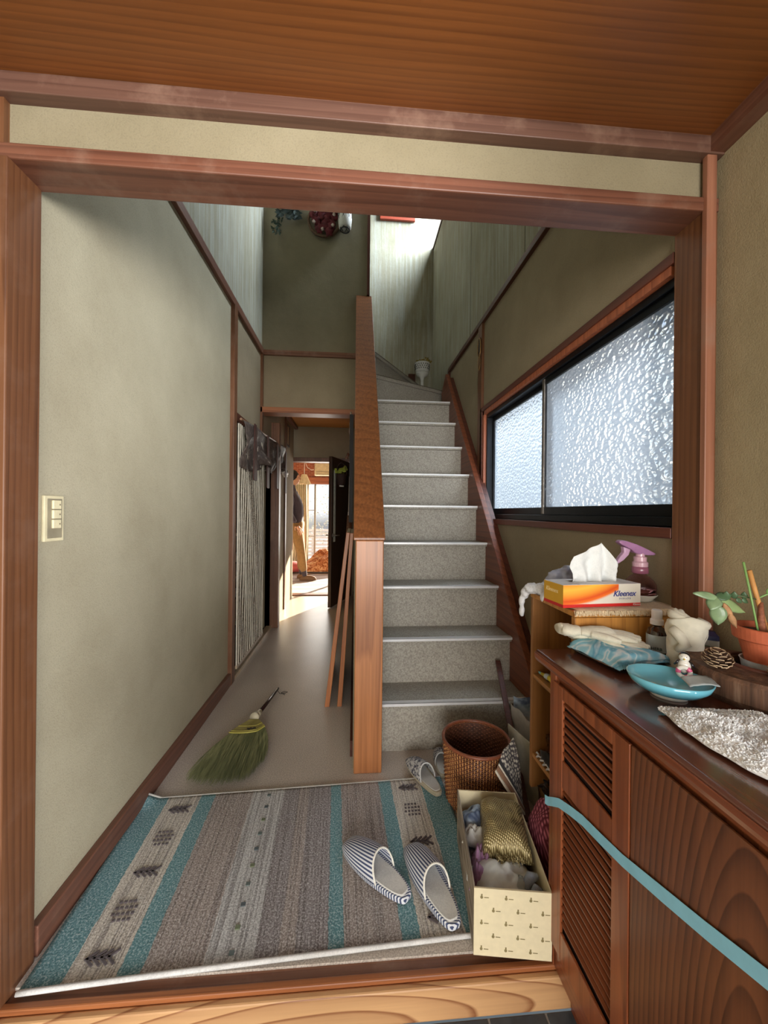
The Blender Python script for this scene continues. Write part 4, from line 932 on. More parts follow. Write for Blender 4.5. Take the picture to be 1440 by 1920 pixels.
hd = [(-0.078, 0.155), (-0.070, 0.161), (-0.052, 0.158), (-0.020, 0.148), (0.012, 0.134), (0.036, 0.122), (0.030, 0.117), (0.012, 0.117), (-0.012, 0.119), (-0.030, 0.125), (-0.040, 0.134), (-0.068, 0.147)]
put('spray_head', MB().prism([(sp_.x+a+0.006, sp_.z+b) for a, b in hd], sp_.y-0.011, sp_.y+0.011, 1), LIL, sb, bevel=0.003)
tg = [(-0.062, 0.142), (-0.040, 0.134), (-0.046, 0.118), (-0.062, 0.102), (-0.078, 0.092), (-0.084, 0.094), (-0.072, 0.112), (-0.060, 0.126)]
put('trigger', MB().prism([(sp_.x+a+0.006, sp_.z+b) for a, b in tg], sp_.y-0.008, sp_.y+0.008, 1), plain('lever_lilac', srgb(192, 154, 184), 0.35), sb, bevel=0.003)
put('nozzle', MB().tube([(sp_.x+0.030, sp_.y, sp_.z+0.1205), (sp_.x+0.052, sp_.y, sp_.z+0.119)], [0.005, 0.002], 8), plain('nozzle', srgb(110, 90, 80), 0.4), sb)

# white gloves with mesh at the far corner of the unit
def bunch(name, label, cat, blobs, mat, org):
    mb = MB()
    for c, r, sx_, sy_, sz_ in blobs: mb.ball(c, r, sx_, sy_, sz_, 16, 12, 0.35)
    o = put(name, mb, mat, org=org, smooth=True); md = o.modifiers.new('remesh', 'REMESH'); md.mode = 'VOXEL'; md.voxel_size = 0.0035; md.use_smooth_shade = True
    return tag(o, label, cat)
bunch('mesh_sleeve', 'white mesh work sleeve hanging over the far corner of the shelf unit', 'sleeve',
      [((0.562, 1.172, 0.846), 0.020, 1.2, 1.3, 0.8), ((0.582, 1.150, 0.848), 0.020, 1.1, 1.2, 0.9), ((0.548, 1.190, 0.828), 0.016, .8, 1.2, 1.1), ((0.540, 1.196, 0.800), 0.013, .7, 1, 1.6), ((0.541, 1.197, 0.768), 0.012, .7, 1, 1.5), ((0.576, 1.128, 0.826), 0.011, .8, 1, 1.2)], cloth('sleeve_white', srgb(208, 208, 210), 260, 0.2, 0.8), (0.56, 1.17, 0.826))
bunch('plastic_bundle', 'grey plastic bundle behind the tissue box', 'bag', [((0.640, 1.165, 0.868), 0.034, 1.1, 0.7, 1.1), ((0.670, 1.162, 0.880), 0.034, 1.0, 0.7, 1.1), ((0.610, 1.165, 0.850), 0.022, 1.1, 0.7, 1.0)], plain('plastic_grey', srgb(150, 152, 166), 0.3, 0, 0.15, 60, 0.4), (0.65, 1.165, 0.83))

# =================================================================== ON THE CABINET
# tray with towel and gloves
ty = thing('tray', 'black rimmed tray with a blue towel near the far end of the cabinet', 'tray', (0.630, 0.868, CT), R(11))
BK = plain('tray_black', srgb(26, 30, 28), 0.25, 0, 0.1, 20, 0, 0.4)
def rrect(w, d, r, z, n=6):
    pts = []
    for cx, cy, a0 in ((w/2-r, d/2-r, 0), (-w/2+r, d/2-r, 90), (-w/2+r, -d/2+r, 180), (w/2-r, -d/2+r, 270)):
        for k in range(n+1):
            a = R(a0+90*k/n); pts.append((cx+r*math.cos(a), cy+r*math.sin(a), z))
    return pts
def loft(rings, cap=(True, True)):
    n = len(rings[0]); vs = sum(rings, []); m = len(rings)
    fs = [(j*n+i, j*n+(i+1) % n, (j+1)*n+(i+1) % n, (j+1)*n+i) for j in range(m-1) for i in range(n)]
    if cap[0]: fs.append(tuple(range(n-1, -1, -1)))
    if cap[1]: fs.append(tuple((m-1)*n+i for i in range(n)))
    return MB().add(vs, fs)
put('pan', loft([rrect(0.135, 0.135, 0.02, 0.0008), rrect(0.165, 0.162, 0.028, 0.013), rrect(0.160, 0.157, 0.026, 0.0135), rrect(0.132, 0.132, 0.018, 0.003)]), BK, ty, local=True, smooth=False)
m, nt, p = newmat('towel_blue_pattern'); v = coords(nt)
n1 = noise_n(nt, v, 11, 2, 0.5, 1.8)
L(nt, ramp(nt, n1, [(0.30, srgb(110, 176, 198)), (0.42, srgb(150, 196, 210)), (0.46, srgb(214, 222, 224)), (0.52, srgb(134, 190, 208)), (0.60, srgb(96, 160, 188)), (0.68, srgb(198, 214, 220))]), p.inputs['Base Color']); p.inputs['Roughness'].default_value = 0.9
bump(nt, p, noise_n(nt, v, 300), 0.4, 0.001)
bt_ = thing('folded_towel', 'light blue patterned folded towel lying on the black tray', 'towel', (0.630, 0.868, CT+0.014), R(11))
def bt_f(o_, sx_=1):
    def f(a, b):
        x = (a-0.5)*0.158*sx_; y = (b-0.5)*0.155
        ed = min(1, min(a, 1-a, b, 1-b)*9)
        return (x, y, o_+0.004+0.010*ed**0.5+0.0035*nz3(x*30, y*30, o_*90)+0.006*math.sin(a*math.pi))
    return f
put('layer', MB().grid(26, 26, bt_f(-0.004)), m, bt_, smooth=True, thick=0.004, local=True)
put('layer', MB().grid(26, 26, bt_f(0.003, 0.90)), m, bt_, smooth=True, thick=0.004, local=True)
mb = MB()
for k in range(60):
    x = -0.075+0.06*rnd.random(); y = -0.078+rnd.random()*0.006
    mb.tube([(x, y+0.008, 0.012), (x-0.004, y-0.002, 0.009), (x-0.006, y-0.006, 0.002)], 0.0007, 3)
put('tassels', mb, m, bt_, local=True, kind='stuff')
def glove(name, label, loc, rz, mat, s=1.0, group='cotton work gloves on the tray'):
    t = thing(name, label, 'glove', loc, rz, group)
    # cuff towards -x, fingers to +x
    mb = MB(); 
    def cf(i):
        return -0.075+i*0.006
    prof = [(Vector((cf(i)*s, 0.004*math.sin(i), 0.014*s)), (0.020+0.0022*(i % 2)+0.003*math.sin(i*0.5))*s) for i in range(9)]
    mb.tube([q for q, r in prof], [r for q, r in prof], 16, flat=0.62)
    put('cuff', mb, mat, t, smooth=True, local=True)
    mb = MB(); mb.tube([(-0.026*s, 0, 0.014*s), (0.0, 0, 0.015*s), (0.030*s, 0.001, 0.015*s), (0.046*s, 0.002, 0.013*s)], [0.020*s, 0.028*s, 0.031*s, 0.026*s], 16, flat=0.5)
    for k, (dy, ln) in enumerate(((-0.022, 0.048), (-0.008, 0.060), (0.007, 0.064), (0.021, 0.054))):
        mb.tube([(0.036*s, dy*s*0.9, 0.013*s), ((0.05+ln*0.45)*s, dy*s*1.15, 0.012*s), ((0.045+ln)*s, dy*s*1.3+0.004*s, 0.008*s)], [0.011*s, 0.0095*s, 0.0065*s], 10, flat=0.8)
    mb.tube([(0.0, -0.020*s, 0.014*s), (0.030*s, -0.040*s, 0.014*s), (0.056*s, -0.047*s, 0.010*s)], [0.012*s, 0.0105*s, 0.007*s], 10, flat=0.8)
    o = put('hand', mb, mat, t, smooth=True, local=True); md = o.modifiers.new('r', 'REMESH'); md.mode = 'VOXEL'; md.voxel_size = 0.0022; md.use_smooth_shade = True
GLV = cloth('glove_cotton', srgb(218, 212, 192), 260, 0.08, 0.5)
glove('work_glove', 'cream cotton glove on the tray with its ribbed cuff rolled up', (0.600, 0.925, CT+0.034), R(-24), GLV)
glove('work_glove', 'cream cotton glove lying flat on the blue towel, under the first', (0.618, 0.918, CT+0.022), R(-38), GLV, 0.95)

# cyan dish
dc = Vector((0.603, 0.690, CT+0.0005))
ds = thing('dish', 'oval cyan ceramic dish on the cabinet holding a penguin figurine', 'dish', dc)
CY = plain('glaze_cyan', srgb(112, 192, 212), 0.12, 0, 0.06, 14, 0, 0.8)
put('bowl', MB().lathe([(0.028, 0.004), (0.050, 0.012), (0.064, 0.024), (0.069, 0.036), (0.0665, 0.0365), (0.060, 0.026), (0.046, 0.017), (0.001, 0.014)], dc, 48, 1.0, 0.86, R(-38)), CY, ds, smooth=True)
put('foot', MB().lathe([(0.028, 0.0), (0.030, 0.0), (0.029, 0.006), (0.001, 0.006)], dc, 36, 1, 0.86, R(-38)), plain('glaze_white', srgb(226, 222, 210), 0.3), ds, smooth=True)
pg = Vector((0.655, 0.712, CT+0.0365))
pn = thing('penguin_figurine', 'tiny penguin figurine with a swim ring on the cyan dish', 'figurine', pg)
WH = plain('gloss_white', srgb(236, 232, 222), 0.25, 0, 0.04, 20, 0, 0.5); BKG = plain('gloss_black', srgb(26, 26, 32), 0.25, 0, 0.1, 20, 0, 0.5)
toc = (Vector((0, 0, CAMH))-pg).normalized(); fx = Vector((toc.x, toc.y, 0)).normalized(); sd_ = Vector((-fx.y, fx.x, 0))
put('body', MB().ball(pg+Vector((0, 0, 0.010)), 0.012, 0.9, 0.9, 1.2, 16, 12), WH, pn, smooth=True)
put('head', MB().ball(pg+Vector((0, 0, 0.027))+fx*0.001, 0.0088, 1, 1, 1, 16, 12), WH, pn, smooth=True)
put('hood', MB().ball(pg+Vector((0, 0, 0.0285))-fx*0.0022, 0.0092, 1, 1, 1.0, 16, 12).ball(pg+Vector((0, 0, 0.012))-fx*0.0035, 0.0125, 0.9, 0.9, 1.2, 16, 12), BKG, pn, smooth=True)
put('wing', MB().tube([pg+sd_*0.009+Vector((0, 0, 0.019)), pg+sd_*0.016+Vector((0, 0, 0.010))], [0.003, 0.0018], 8), BKG, pn, smooth=True)
put('wing', MB().tube([pg-sd_*0.009+Vector((0, 0, 0.019)), pg-sd_*0.016+Vector((0, 0, 0.010))], [0.003, 0.0018], 8), BKG, pn, smooth=True)
put('beak', MB().tube([pg+fx*0.0085+Vector((0, 0, 0.0262)), pg+fx*0.013+Vector((0, 0, 0.0255))], [0.0022, 0.0006], 8), plain('beak', srgb(222, 190, 80), 0.4), pn)
put('eye', MB().ball(pg+fx*0.0078+sd_*0.0035+Vector((0, 0, 0.030)), 0.0009, n=8, m=6), BKG, pn)
put('eye', MB().ball(pg+fx*0.0078-sd_*0.0035+Vector((0, 0, 0.030)), 0.0009, n=8, m=6), BKG, pn)
rc = pg+fx*0.011+Vector((0, 0, 0.001)); rim = []
def ringseg(a0, a1, mat, nm):
    pts = [rc+sd_*0.0095*math.cos(R(a))+Vector((0, 0, 0.0095*math.sin(R(a)))) for a in range(a0, a1+1, 10)]
    put(nm, MB().tube(pts, 0.0042, 10), mat, pn, smooth=True)
ringseg(0, 360, WH, 'swim_ring')
for a in (20, 150, 275):
    pts = [rc+sd_*0.0095*math.cos(R(q))+Vector((0, 0, 0.0095*math.sin(R(q)))) for q in range(a, a+41, 8)]
    put('ring_patch', MB().tube(pts, 0.0045, 10), plain('pink_patch', srgb(216, 96, 136), 0.3), pn, smooth=True)
o = put('seed_packet', MB().grid(8, 6, lambda a, b: (0.600+0.055*a+0.018*b, 0.640+0.006*a+0.040*b-0.010*a, CT+0.0395+0.004*math.sin(a*3)+0.0015*nz3(a*5, b*5))), plain('packet_grey', srgb(176, 186, 188), 0.25, 0, 0.1, 30), org=(0.62, 0.65, CT+0.039), thick=0.001, smooth=True); tag(o, 'small grey plastic packet lying across the rim of the cyan dish', 'packet')
o = put('coin', MB().lathe([(0.0085, 0), (0.0085, 0.0022), (0.001, 0.0022)], (0.578, 0.700, CT+0.0165), 20), plain('cream_disc', srgb(214, 206, 176), 0.5), org=(0.578, 0.70, CT+0.0165)); tag(o, 'small cream disc lying inside the cyan dish', 'disc')

# amber spray bottle
ab = Vector((0.758, 0.905, CT))
am = thing('small_spray_bottle', 'small amber glass bottle with white spray cap and pale label', 'bottle', ab)
put('bottle', MB().lathe([(0.020, 0.0), (0.022, 0.003), (0.022, 0.052), (0.018, 0.062), (0.010, 0.068), (0.010, 0.074), (0.001, 0.074)], ab, 28), plain('amber_glass', srgb(44, 20, 10), 0.08, 0, 0.1, 20, 0, 0.8), am, smooth=True)
put('cap', MB().lathe([(0.0145, 0.072), (0.0145, 0.083), (0.0115, 0.086), (0.0115, 0.106), (0.0105, 0.108), (0.001, 0.108)], ab, 24), plain('cap_white', srgb(226, 226, 230), 0.4), am)
put('label', MB().lathe([(0.0225, 0.006), (0.0225, 0.048)], ab, 28, cap=False), plain('label_blue', srgb(198, 214, 222), 0.6), am, smooth=True)
def facing(c, dist, dz):
    d = Vector((-c.x, -c.y, 0)).normalized(); rz = math.atan2(d.y, d.x)+R(90)
    return Matrix.Translation(c+d*dist+Vector((0, 0, dz))) @ Euler((R(90), 0, rz)).to_matrix().to_4x4()
put('lettering', text_mb('HERB', 0.0095, facing(ab, 0.0233, 0.016), 0.0006), plain('ink_dark', srgb(40, 70, 66), 0.6), am)
a2 = Vector((0.792, 0.868, CT))
o = put('white_carton', rbox(-0.014, 0.014, -0.010, 0.010, 0, 0.056, a2, R(-40)), plain('carton_white', srgb(206, 208, 212), 0.6), org=a2, bevel=0.001); tag(o, 'slim white carton between the amber bottle and the rolled gloves', 'carton')
put('lettering', text_mb('SAL', 0.0095, facing(a2, 0.0145, 0.020), 0.0006), plain('ink_dark', srgb(40, 70, 66), 0.6), o)

# rolled grey-white gloves standing upright
rg = Vector((0.732, 0.802, CT))
def rgf(a, b):
    th = 2*math.pi*a; z = 0.118*b
    w = 0.026+0.009*b**1.5; dpt = 0.022+0.004*b
    x = w*math.cos(th)*(1+0.05*nz3(math.cos(th)*2, math.sin(th)*2, b*3)); y = dpt*math.sin(th)
    r = 1+0.10*nz3(math.cos(th)*1.3+3, math.sin(th)*1.3, b*3.0)+0.05*math.sin(b*18+2.5*math.sin(th*2))
    zz = z+0.012*b*math.cos(th*1.0+0.6)-0.016*b*max(0, math.cos(th-0.1))
    return Vector((x*r+0.010*b, y*r, zz))
rgt = thing('rolled_gloves', 'thick off white gloves rolled upright behind the penguin', 'glove', rg, R(-40))
RGM = cloth('glove_thick', srgb(206, 200, 182), 60, 0.10, 0.4)
put('roll', MB().grid(40, 26, rgf), RGM, rgt, smooth=True, thick=-0.004, local=True)
for k, (s_, dz_, a0, a1) in enumerate(((0.80, 0.002, -170, 60), (0.58, 0.004, -200, 40), (0.36, 0.003, -220, 20))):
    pts = []
    for i in range(15):
        a = R(a0+(a1-a0)*i/14); pts.append(Vector((0.040*s_*math.cos(a)+0.010, 0.027*s_*math.sin(a), 0.112+dz_-0.010*math.cos(a))))
    put('fold', MB().tube(pts, 0.0065, 8, flat=1.6), RGM, rgt, smooth=True, local=True)
put('core', MB().ball((0.008, 0.0, 0.082), 0.03, 1, 0.75, 1, 16, 12, 0.3), RGM, rgt, smooth=True, local=True)
pts = [Vector((-0.020, -0.026, 0.095)), Vector((-0.006, -0.033, 0.084)), Vector((0.004, -0.034, 0.066)), Vector((-0.010, -0.030, 0.050))]
put('thumb', MB().tube(pts, [0.010, 0.0115, 0.011, 0.006], 10), RGM, rgt, smooth=True, local=True)

# medicine packet with navy cap
mp = Vector((0.852, 0.862, CT))
mc = thing('lidded_pack', 'small white pack with a navy lid near the wall', 'pack', mp, R(-35))
put('body', loft([rrect(0.040, 0.026, 0.006, 0.0), rrect(0.042, 0.028, 0.007, 0.048)]), plain('pack_white', srgb(206, 208, 204), 0.5), mc, local=True)
put('lid', loft([rrect(0.0425, 0.0285, 0.007, 0.0485), rrect(0.041, 0.027, 0.007, 0.058), rrect(0.026, 0.014, 0.004, 0.068)]), plain('lid_navy', srgb(44, 48, 98), 0.35), mc, local=True)
put('print', MB().box(-0.012, 0.002, -0.0146, -0.0140, 0.030, 0.035).box(-0.006, 0.006, -0.0146, -0.0140, 0.010, 0.020), plain('print_green', srgb(96, 150, 120), 0.6), mc, local=True)
o = put('flat_carton', rbox(-0.045, 0.045, -0.016, 0.016, 0.0, 0.014, (0.822, 0.800, CT), R(-62)), plain('carton_blue', srgb(170, 196, 210), 0.5), org=(0.82, 0.80, CT), bevel=0.001); tag(o, 'flat pale blue carton lying behind the rolled gloves', 'carton')
o = put('wooden_ledge', MB().box(0.874, 0.8965, -0.10, 0.86, CT+0.0005, CT+0.020), plain('ledge_grey', srgb(120, 108, 96), 0.7, 0, 0.15), org=(0.885, 0.4, CT)); tag(o, 'grey strip lying along the wall behind the planter', 'strip')

# =================================================================== LOG PLANTER, POT, CONES
lc = Vector((0.772, 0.690, CT))
lp = thing('log_planter', 'hollowed dark log slab holding the flower pot and pine cone', 'planter', lc)
m, nt, p = newmat('log_wood'); v = coords(nt, (60, 60, 4))
L(nt, ramp(nt, noise_n(nt, v, 1.0, 4, 0.7), [(0.3, srgb(58, 40, 30)), (0.55, srgb(110, 78, 58)), (0.8, srgb(150, 122, 100))]), p.inputs['Base Color']); p.inputs['Roughness'].default_value = 0.7
bump(nt, p, noise_n(nt, v, 1.5, 4), 0.6, 0.004)
Ht = 0.052; hx, hy = 0.036, 0.006; N = 56
def lr(th, k):
    return Vector((k*0.096*math.cos(th)*(1+0.05*nz3(math.cos(th)*2, math.sin(th)*2)), k*0.116*math.sin(th)*(1+0.06*nz3(math.cos(th)*2, math.sin(th)*2, 3)), 0))
def hr(th, r): return Vector((hx+r*math.cos(th), hy+r*math.sin(th), 0))
rings = []
for f_, z in ((lambda t: lr(t, 0.93), 0.0), (lambda t: lr(t, 1.0), 0.012), (lambda t: lr(t, 1.0), Ht-0.008), (lambda t: lr(t, 0.95), Ht), (lambda t: hr(t, 0.064), Ht), (lambda t: hr(t, 0.058), Ht+0.003), (lambda t: hr(t, 0.055), Ht-0.003), (lambda t: hr(t, 0.053), 0.016), (lambda t: hr(t, 0.001), 0.016)):
    rings.append([tuple(f_(2*math.pi*i/N)+Vector((0, 0, z))) for i in range(N)])
put('slab', loft(rings, (True, True)).xf(Matrix.Translation(lc)), m, lp, smooth=False)
put('inner_rim', MB().tube([lc+hr(2*math.pi*i/40, 0.060)+Vector((0, 0, Ht+0.001)) for i in range(41)], 0.0045, 8, cap=False), plain('rim_brown', srgb(92, 52, 40), 0.5, 0, 0.2), lp, smooth=True)
pc_ = lc+Vector((0.042, 0.010, 0.0165))
o = put('plastic_cup', MB().lathe([(0.026, 0.0), (0.030, 0.001), (0.037, 0.042), (0.0385, 0.043), (0.036, 0.043), (0.029, 0.004), (0.001, 0.004)], pc_, 32), plain('cup_white', srgb(206, 212, 220), 0.35), org=pc_, smooth=False); tag(o, 'white plastic cup under the terracotta pot', 'cup')
pp = pc_+Vector((0.0, 0.0, 0.030))
pt = thing('potted_plant', 'trailing succulent in a terracotta pot on the log planter', 'plant', pp)
TC = plain('terracotta', srgb(188, 96, 62), 0.75, 0, 0.1, 60, 0.1)
put('pot', MB().lathe([(0.026, 0.0), (0.0275, 0.0), (0.0405, 0.052), (0.046, 0.053), (0.049, 0.055), (0.051, 0.077), (0.049, 0.079), (0.045, 0.079), (0.043, 0.062), (0.001, 0.060)], pp, 40), TC, pt, smooth=False, bevel=0.0008)
put('soil', MB().lathe([(0.0435, 0.058), (0.042, 0.067), (0.02, 0.069), (0.001, 0.066)], pp, 24, wob=0.1), plain('soil', srgb(74, 52, 40), 0.95, 0, 0.4, 200, 0.8), pt)
topz = pp.z+0.066
put('stake', MB().tube([(pp.x+0.006, pp.y, topz-0.004), (pp.x-0.035, pp.y+0.0, topz+0.125)], 0.0042, 8), plain('stake_tan', srgb(196, 140, 78), 0.6, 0, 0.2), pt, smooth=True)
STM = plain('stem_green', srgb(122, 160, 92), 0.5)
put('stem', MB().tube([(pp.x-0.026, pp.y-0.012, topz-0.004), (pp.x-0.036, pp.y-0.010, topz+0.05), (pp.x-0.052, pp.y-0.004, topz+0.142)], [0.002, 0.0018, 0.0022], 7), STM, pt, smooth=True)
put('stem', MB().tube([(pp.x-0.012, pp.y-0.006, topz-0.004), (pp.x-0.018, pp.y-0.008, topz+0.03), (pp.x-0.012, pp.y-0.002, topz+0.062)], [0.008, 0.006, 0.004], 8), plain('stem_brown', srgb(140, 84, 58), 0.7, 0, 0.3, 200, 0.5), pt, smooth=True)
VN = plain('vine_dark', srgb(70, 84, 52), 0.6)
vb = Vector((pp.x-0.020, pp.y, topz+0.068))
lcx = Vector((0.722, 0.712, 0.916))
put('vine', MB().tube([vb, vb+Vector((-0.03, 0.0, 0.006)), lcx+Vector((0.035, 0, 0.006)), lcx], 0.0018, 6), VN, pt, smooth=True)
put('vine', MB().tube([vb, vb+Vector((0.025, 0.0, 0.010)), vb+Vector((0.05, -0.02, 0.022)), vb+Vector((0.085, -0.06, 0.03))], 0.0018, 6), STM, pt, smooth=True)
def leaf(base, tip, wd, mat, lab=None, cup=0.2, nrm=None, par=None):
    base, tip = Vector(base), Vector(tip); ax = tip-base; ln = ax.length; ax.normalize()
    view = (Vector((0, 0, CAMH))-base).normalized(); nr = Vector(nrm).normalized() if nrm else (view+Vector((0, 0, 0.5))).normalized()
    sx_ = ax.cross(nr).normalized(); nr = sx_.cross(ax).normalized()
    def f(a, b):
        w = wd*math.sin(math.pi*min(1, b*0.96+0.04)**0.8)**0.8
        s_ = (a-0.5)*2
        return base+ax*ln*b+sx_*s_*w-nr*(cup*wd*(1-s_*s_))*-1-nr*ln*0.15*b*b
    return put('leaf', MB().grid(6, 10, f), mat, par or pt, smooth=True, thick=0.0012, label=lab)
LG = plain('leaf_green', srgb(124, 148, 110), 0.4, 0, 0.2, 50, 0.1, 0.2); LDK = plain('leaf_dark', srgb(70, 96, 66), 0.4, 0, 0.2, 50); LLT = plain('leaf_light', srgb(138, 160, 108), 0.35, 0, 0.15, 40, 0, 0.3)
LDR = plain('leaf_dry', srgb(176, 132, 92), 0.8, 0, 0.25, 70, 0.5)
leaf(lcx, lcx+Vector((-0.040, 0.006, 0.010)), 0.008, LG)
leaf(lcx, lcx+Vector((0.028, -0.006, 0.010)), 0.010, LDK)
leaf(lcx, lcx+Vector((-0.022, -0.010, -0.020)), 0.013, LG)
leaf(lcx+Vector((0.004, 0, -0.004)), lcx+Vector((0.056, -0.012, -0.026)), 0.0125, LLT)
leaf(lcx+Vector((-0.002, -0.006, -0.014)), lcx+Vector((-0.006, -0.010, -0.052)), 0.014, LG)
leaf(lcx+Vector((0.004, -0.01, -0.008)), lcx+Vector((0.022, -0.018, -0.046)), 0.0065, LDR, 'dry brown leaf', 0.6)
leaf(lcx+Vector((0.014, -0.013, -0.028)), lcx+Vector((0.026, -0.018, -0.056)), 0.0065, LDR, 'dry brown leaf', 0.6)
for t_ in (0.30, 0.55, 0.75): leaf(vb.lerp(lcx, t_), vb.lerp(lcx, t_)+Vector((-0.004, -0.004, 0.014)), 0.0055, LDK)
for t_ in (0.35, 0.5): leaf(vb.lerp(lcx, t_), vb.lerp(lcx, t_)+Vector((0.010, -0.004, -0.008)), 0.005, LDK)
for q in (Vector((0.025, 0, 0.010)), Vector((0.05, -0.02, 0.022)), Vector((0.070, -0.04, 0.027))): leaf(vb+q, vb+q+Vector((0.004, 0, 0.014)), 0.0035, STM)
leaf((pp.x+0.040, pp.y-0.02, topz+0.030), (pp.x+0.056, pp.y-0.03, topz+0.044), 0.010, LDK)

def cone(label, c, r, h, tilt, grp='pine cones on the log planter'):
    t = thing('pine_cone', label, 'pine cone', c, 0, grp)
    M = Euler(tilt).to_matrix().to_4x4()
    CN = plain('cone_brown', srgb(88, 62, 46), 0.7, 0, 0.3, 150, 0.3); CTp = plain('cone_tip', srgb(186, 160, 128), 0.7, 0, 0.2)
    put('core', MB().lathe([(0.001, 0.001), (r*0.45, h*0.15), (r*0.42, h*0.55), (r*0.1, h*0.98), (0.0005, h)], (0, 0, 0), 12).xf(M), CN, t, smooth=True, local=True)
    mb = MB(); mt_ = MB(); k = 0; n = 52
    for k in range(n):
        f = k/n; z = h*(0.06+0.88*f); rr_ = r*(math.sin(math.pi*(0.22+0.70*f)))*1.02; th = k*2.39996
        d = Vector((math.cos(th), math.sin(th), 0)); s_ = Vector((-math.sin(th), math.cos(th), 0)); upv = Vector((0, 0, 1))
        a = d*rr_*0.3+upv*z; b = d*rr_+upv*(z+h*0.10)
        w = r*0.27
        for mbx, p0, p1, w0, w1, tk in ((mb, a, b, w*0.5, w, 0.0012), (mt_, b, b+d*r*0.07+upv*0.0012, w*1.02, w*0.5, 0.0018)):
            vs = [p0-s_*w0, p0+s_*w0, p1+s_*w1, p1-s_*w1]; vs += [q-upv*tk for q in vs]
            mbx.add([M @ q for q in vs], [(0, 1, 2, 3), (7, 6, 5, 4), (0, 4, 5, 1), (1, 5, 6, 2), (2, 6, 7, 3), (3, 7, 4, 0)])
    put('scales', mb, CN, t, local=True, kind='stuff'); put('scale_tips', mt_, CTp, t, local=True, kind='stuff')
cone('brown pine cone on the log planter, nearest the rolled gloves', (0.702, 0.690, CT+Ht+0.001), 0.023, 0.034, (R(6), R(-6), 0.3))
cone('brown pine cone in front of the terracotta pot', (0.765, 0.622, CT+Ht-0.008), 0.027, 0.040, (R(20), R(10), 1.3))

# fluffy towel
m, nt, p = newmat('terry_white'); v = coords(nt)
L(nt, ramp(nt, noise_n(nt, v, 200, 3, 0.7), [(0.25, srgb(228, 230, 234)), (0.55, srgb(248, 248, 246))]), p.inputs['Base Color']); p.inputs['Roughness'].default_value = 0.95
fw_ = thing('fluffy_towel', 'shaggy white towel lying on the near part of the cabinet top', 'towel', (0.62, 0.45, CT))
outline = [(0.530, 0.615), (0.604, 0.640), (0.700, 0.575), (0.790, 0.545), (0.86, 0.50), (0.86, 0.12), (0.55, 0.12), (0.535, 0.33), (0.534, 0.452), (0.522, 0.525), (0.521, 0.580)]
def fwf(a, b):
    # across a: left edge -> right edge, along b: far -> near
    y = 0.630-0.50*b
    xl = 0.531-0.010*math.sin(b*9)+0.006*nz3(b*12, 5)
    xr = 0.628+0.23*min(1, b*1.7)**0.7
    x = xl+(xr-xl)*a
    ed = min(1, min(a, 1-a)*8, b*10)
    z = CT+0.006+0.014*ed**0.5+0.008*ed*nz3(x*22, y*22, 4)+0.006*ed*nz3(x*55, y*55, 1)
    return Vector((x, y-0.02*a*(1-b), z))
put('body', MB().grid(60, 70, fwf), m, fw_, smooth=True, thick=0.004)
mb = MB()
for k in range(16000):
    a, b = rnd.random(), rnd.random()**1.2*0.8
    q = fwf(a, b); d = Vector((rnd.uniform(-1, 1), rnd.uniform(-1, 1), rnd.uniform(0.2, 1.2))).normalized()
    e_ = 0.0035+0.0022*rnd.random()
    s_ = d.cross(Vector((0.3, 0.5, 0.2))).normalized()*0.0009
    mid = q+d*e_*0.5+Vector((rnd.uniform(-.002, .002), rnd.uniform(-.002, .002), 0.001))
    mb.add([q-s_, q+s_, mid+s_, mid-s_, q+d*e_], [(0, 1, 2, 3), (3, 2, 4)])
put('loops', mb, m, fw_, kind='stuff')

# =================================================================== SHOE CLOSET CONTENT
for i, z in enumerate((0.32, 0.62, 0.92, 1.22)):
    sh = struct('closet_shelf' if i == 0 else 'closet_shelf', B(-1.29, -0.83, 2.46, 3.62, z-0.018, z), OAKD, 'closet shelf')
    tag(sh, ('lowest', 'second lowest', 'second highest', 'highest')[i]+' wooden shelf inside the closet behind the blind', kind='structure')
shoe_c = [srgb(206, 196, 170), srgb(60, 62, 70), srgb(176, 180, 186), srgb(40, 36, 40), srgb(196, 190, 176)]
def shoe(loc, rz, mat, label):
    t = thing('shoe', label, 'shoe', loc, rz, 'shoes in the closet')
    def prof(k, z): return [tuple((math.copysign(abs(math.cos(a))**0.8, math.cos(a))*0.125*k[0]+k[2], math.sin(a)*0.042*k[1]*(1+0.15*math.cos(a)), z)) for a in [2*math.pi*i/20 for i in range(20)]]
    put('sole', loft([prof((1, 1, 0), 0.0), prof((1.02, 1.04, 0), 0.018)]), plain('shoe_sole', srgb(70, 60, 54), 0.7), t, local=True)
    put('upper', loft([prof((0.99, 1, 0), 0.0185), prof((0.97, 0.98, 0), 0.040), prof((0.70, 0.85, -0.030), 0.066), prof((0.48, 0.62, -0.055), 0.082)], (False, False)), mat, t, local=True, smooth=True, thick=0.002)
for z, ys, nm in ((0.0005, (3.42, 3.54), 'floor'), (0.3205, (3.42, 3.54), 'lowest shelf'), (0.6205, (3.44, 3.55), 'second shelf'), (0.9205, (3.45,), 'third shelf')):
    for j, y in enumerate(ys):
        q = rnd.randrange(5)
        shoe((-0.97, y, z), R(rnd.uniform(-6, 6)), plain('shoe%d' % q, shoe_c[q], 0.6), 'shoe on the closet %s, %s' % (nm, ('nearer the blind' if j == 0 else 'by the broad upright') if len(ys) > 1 else 'alone'))

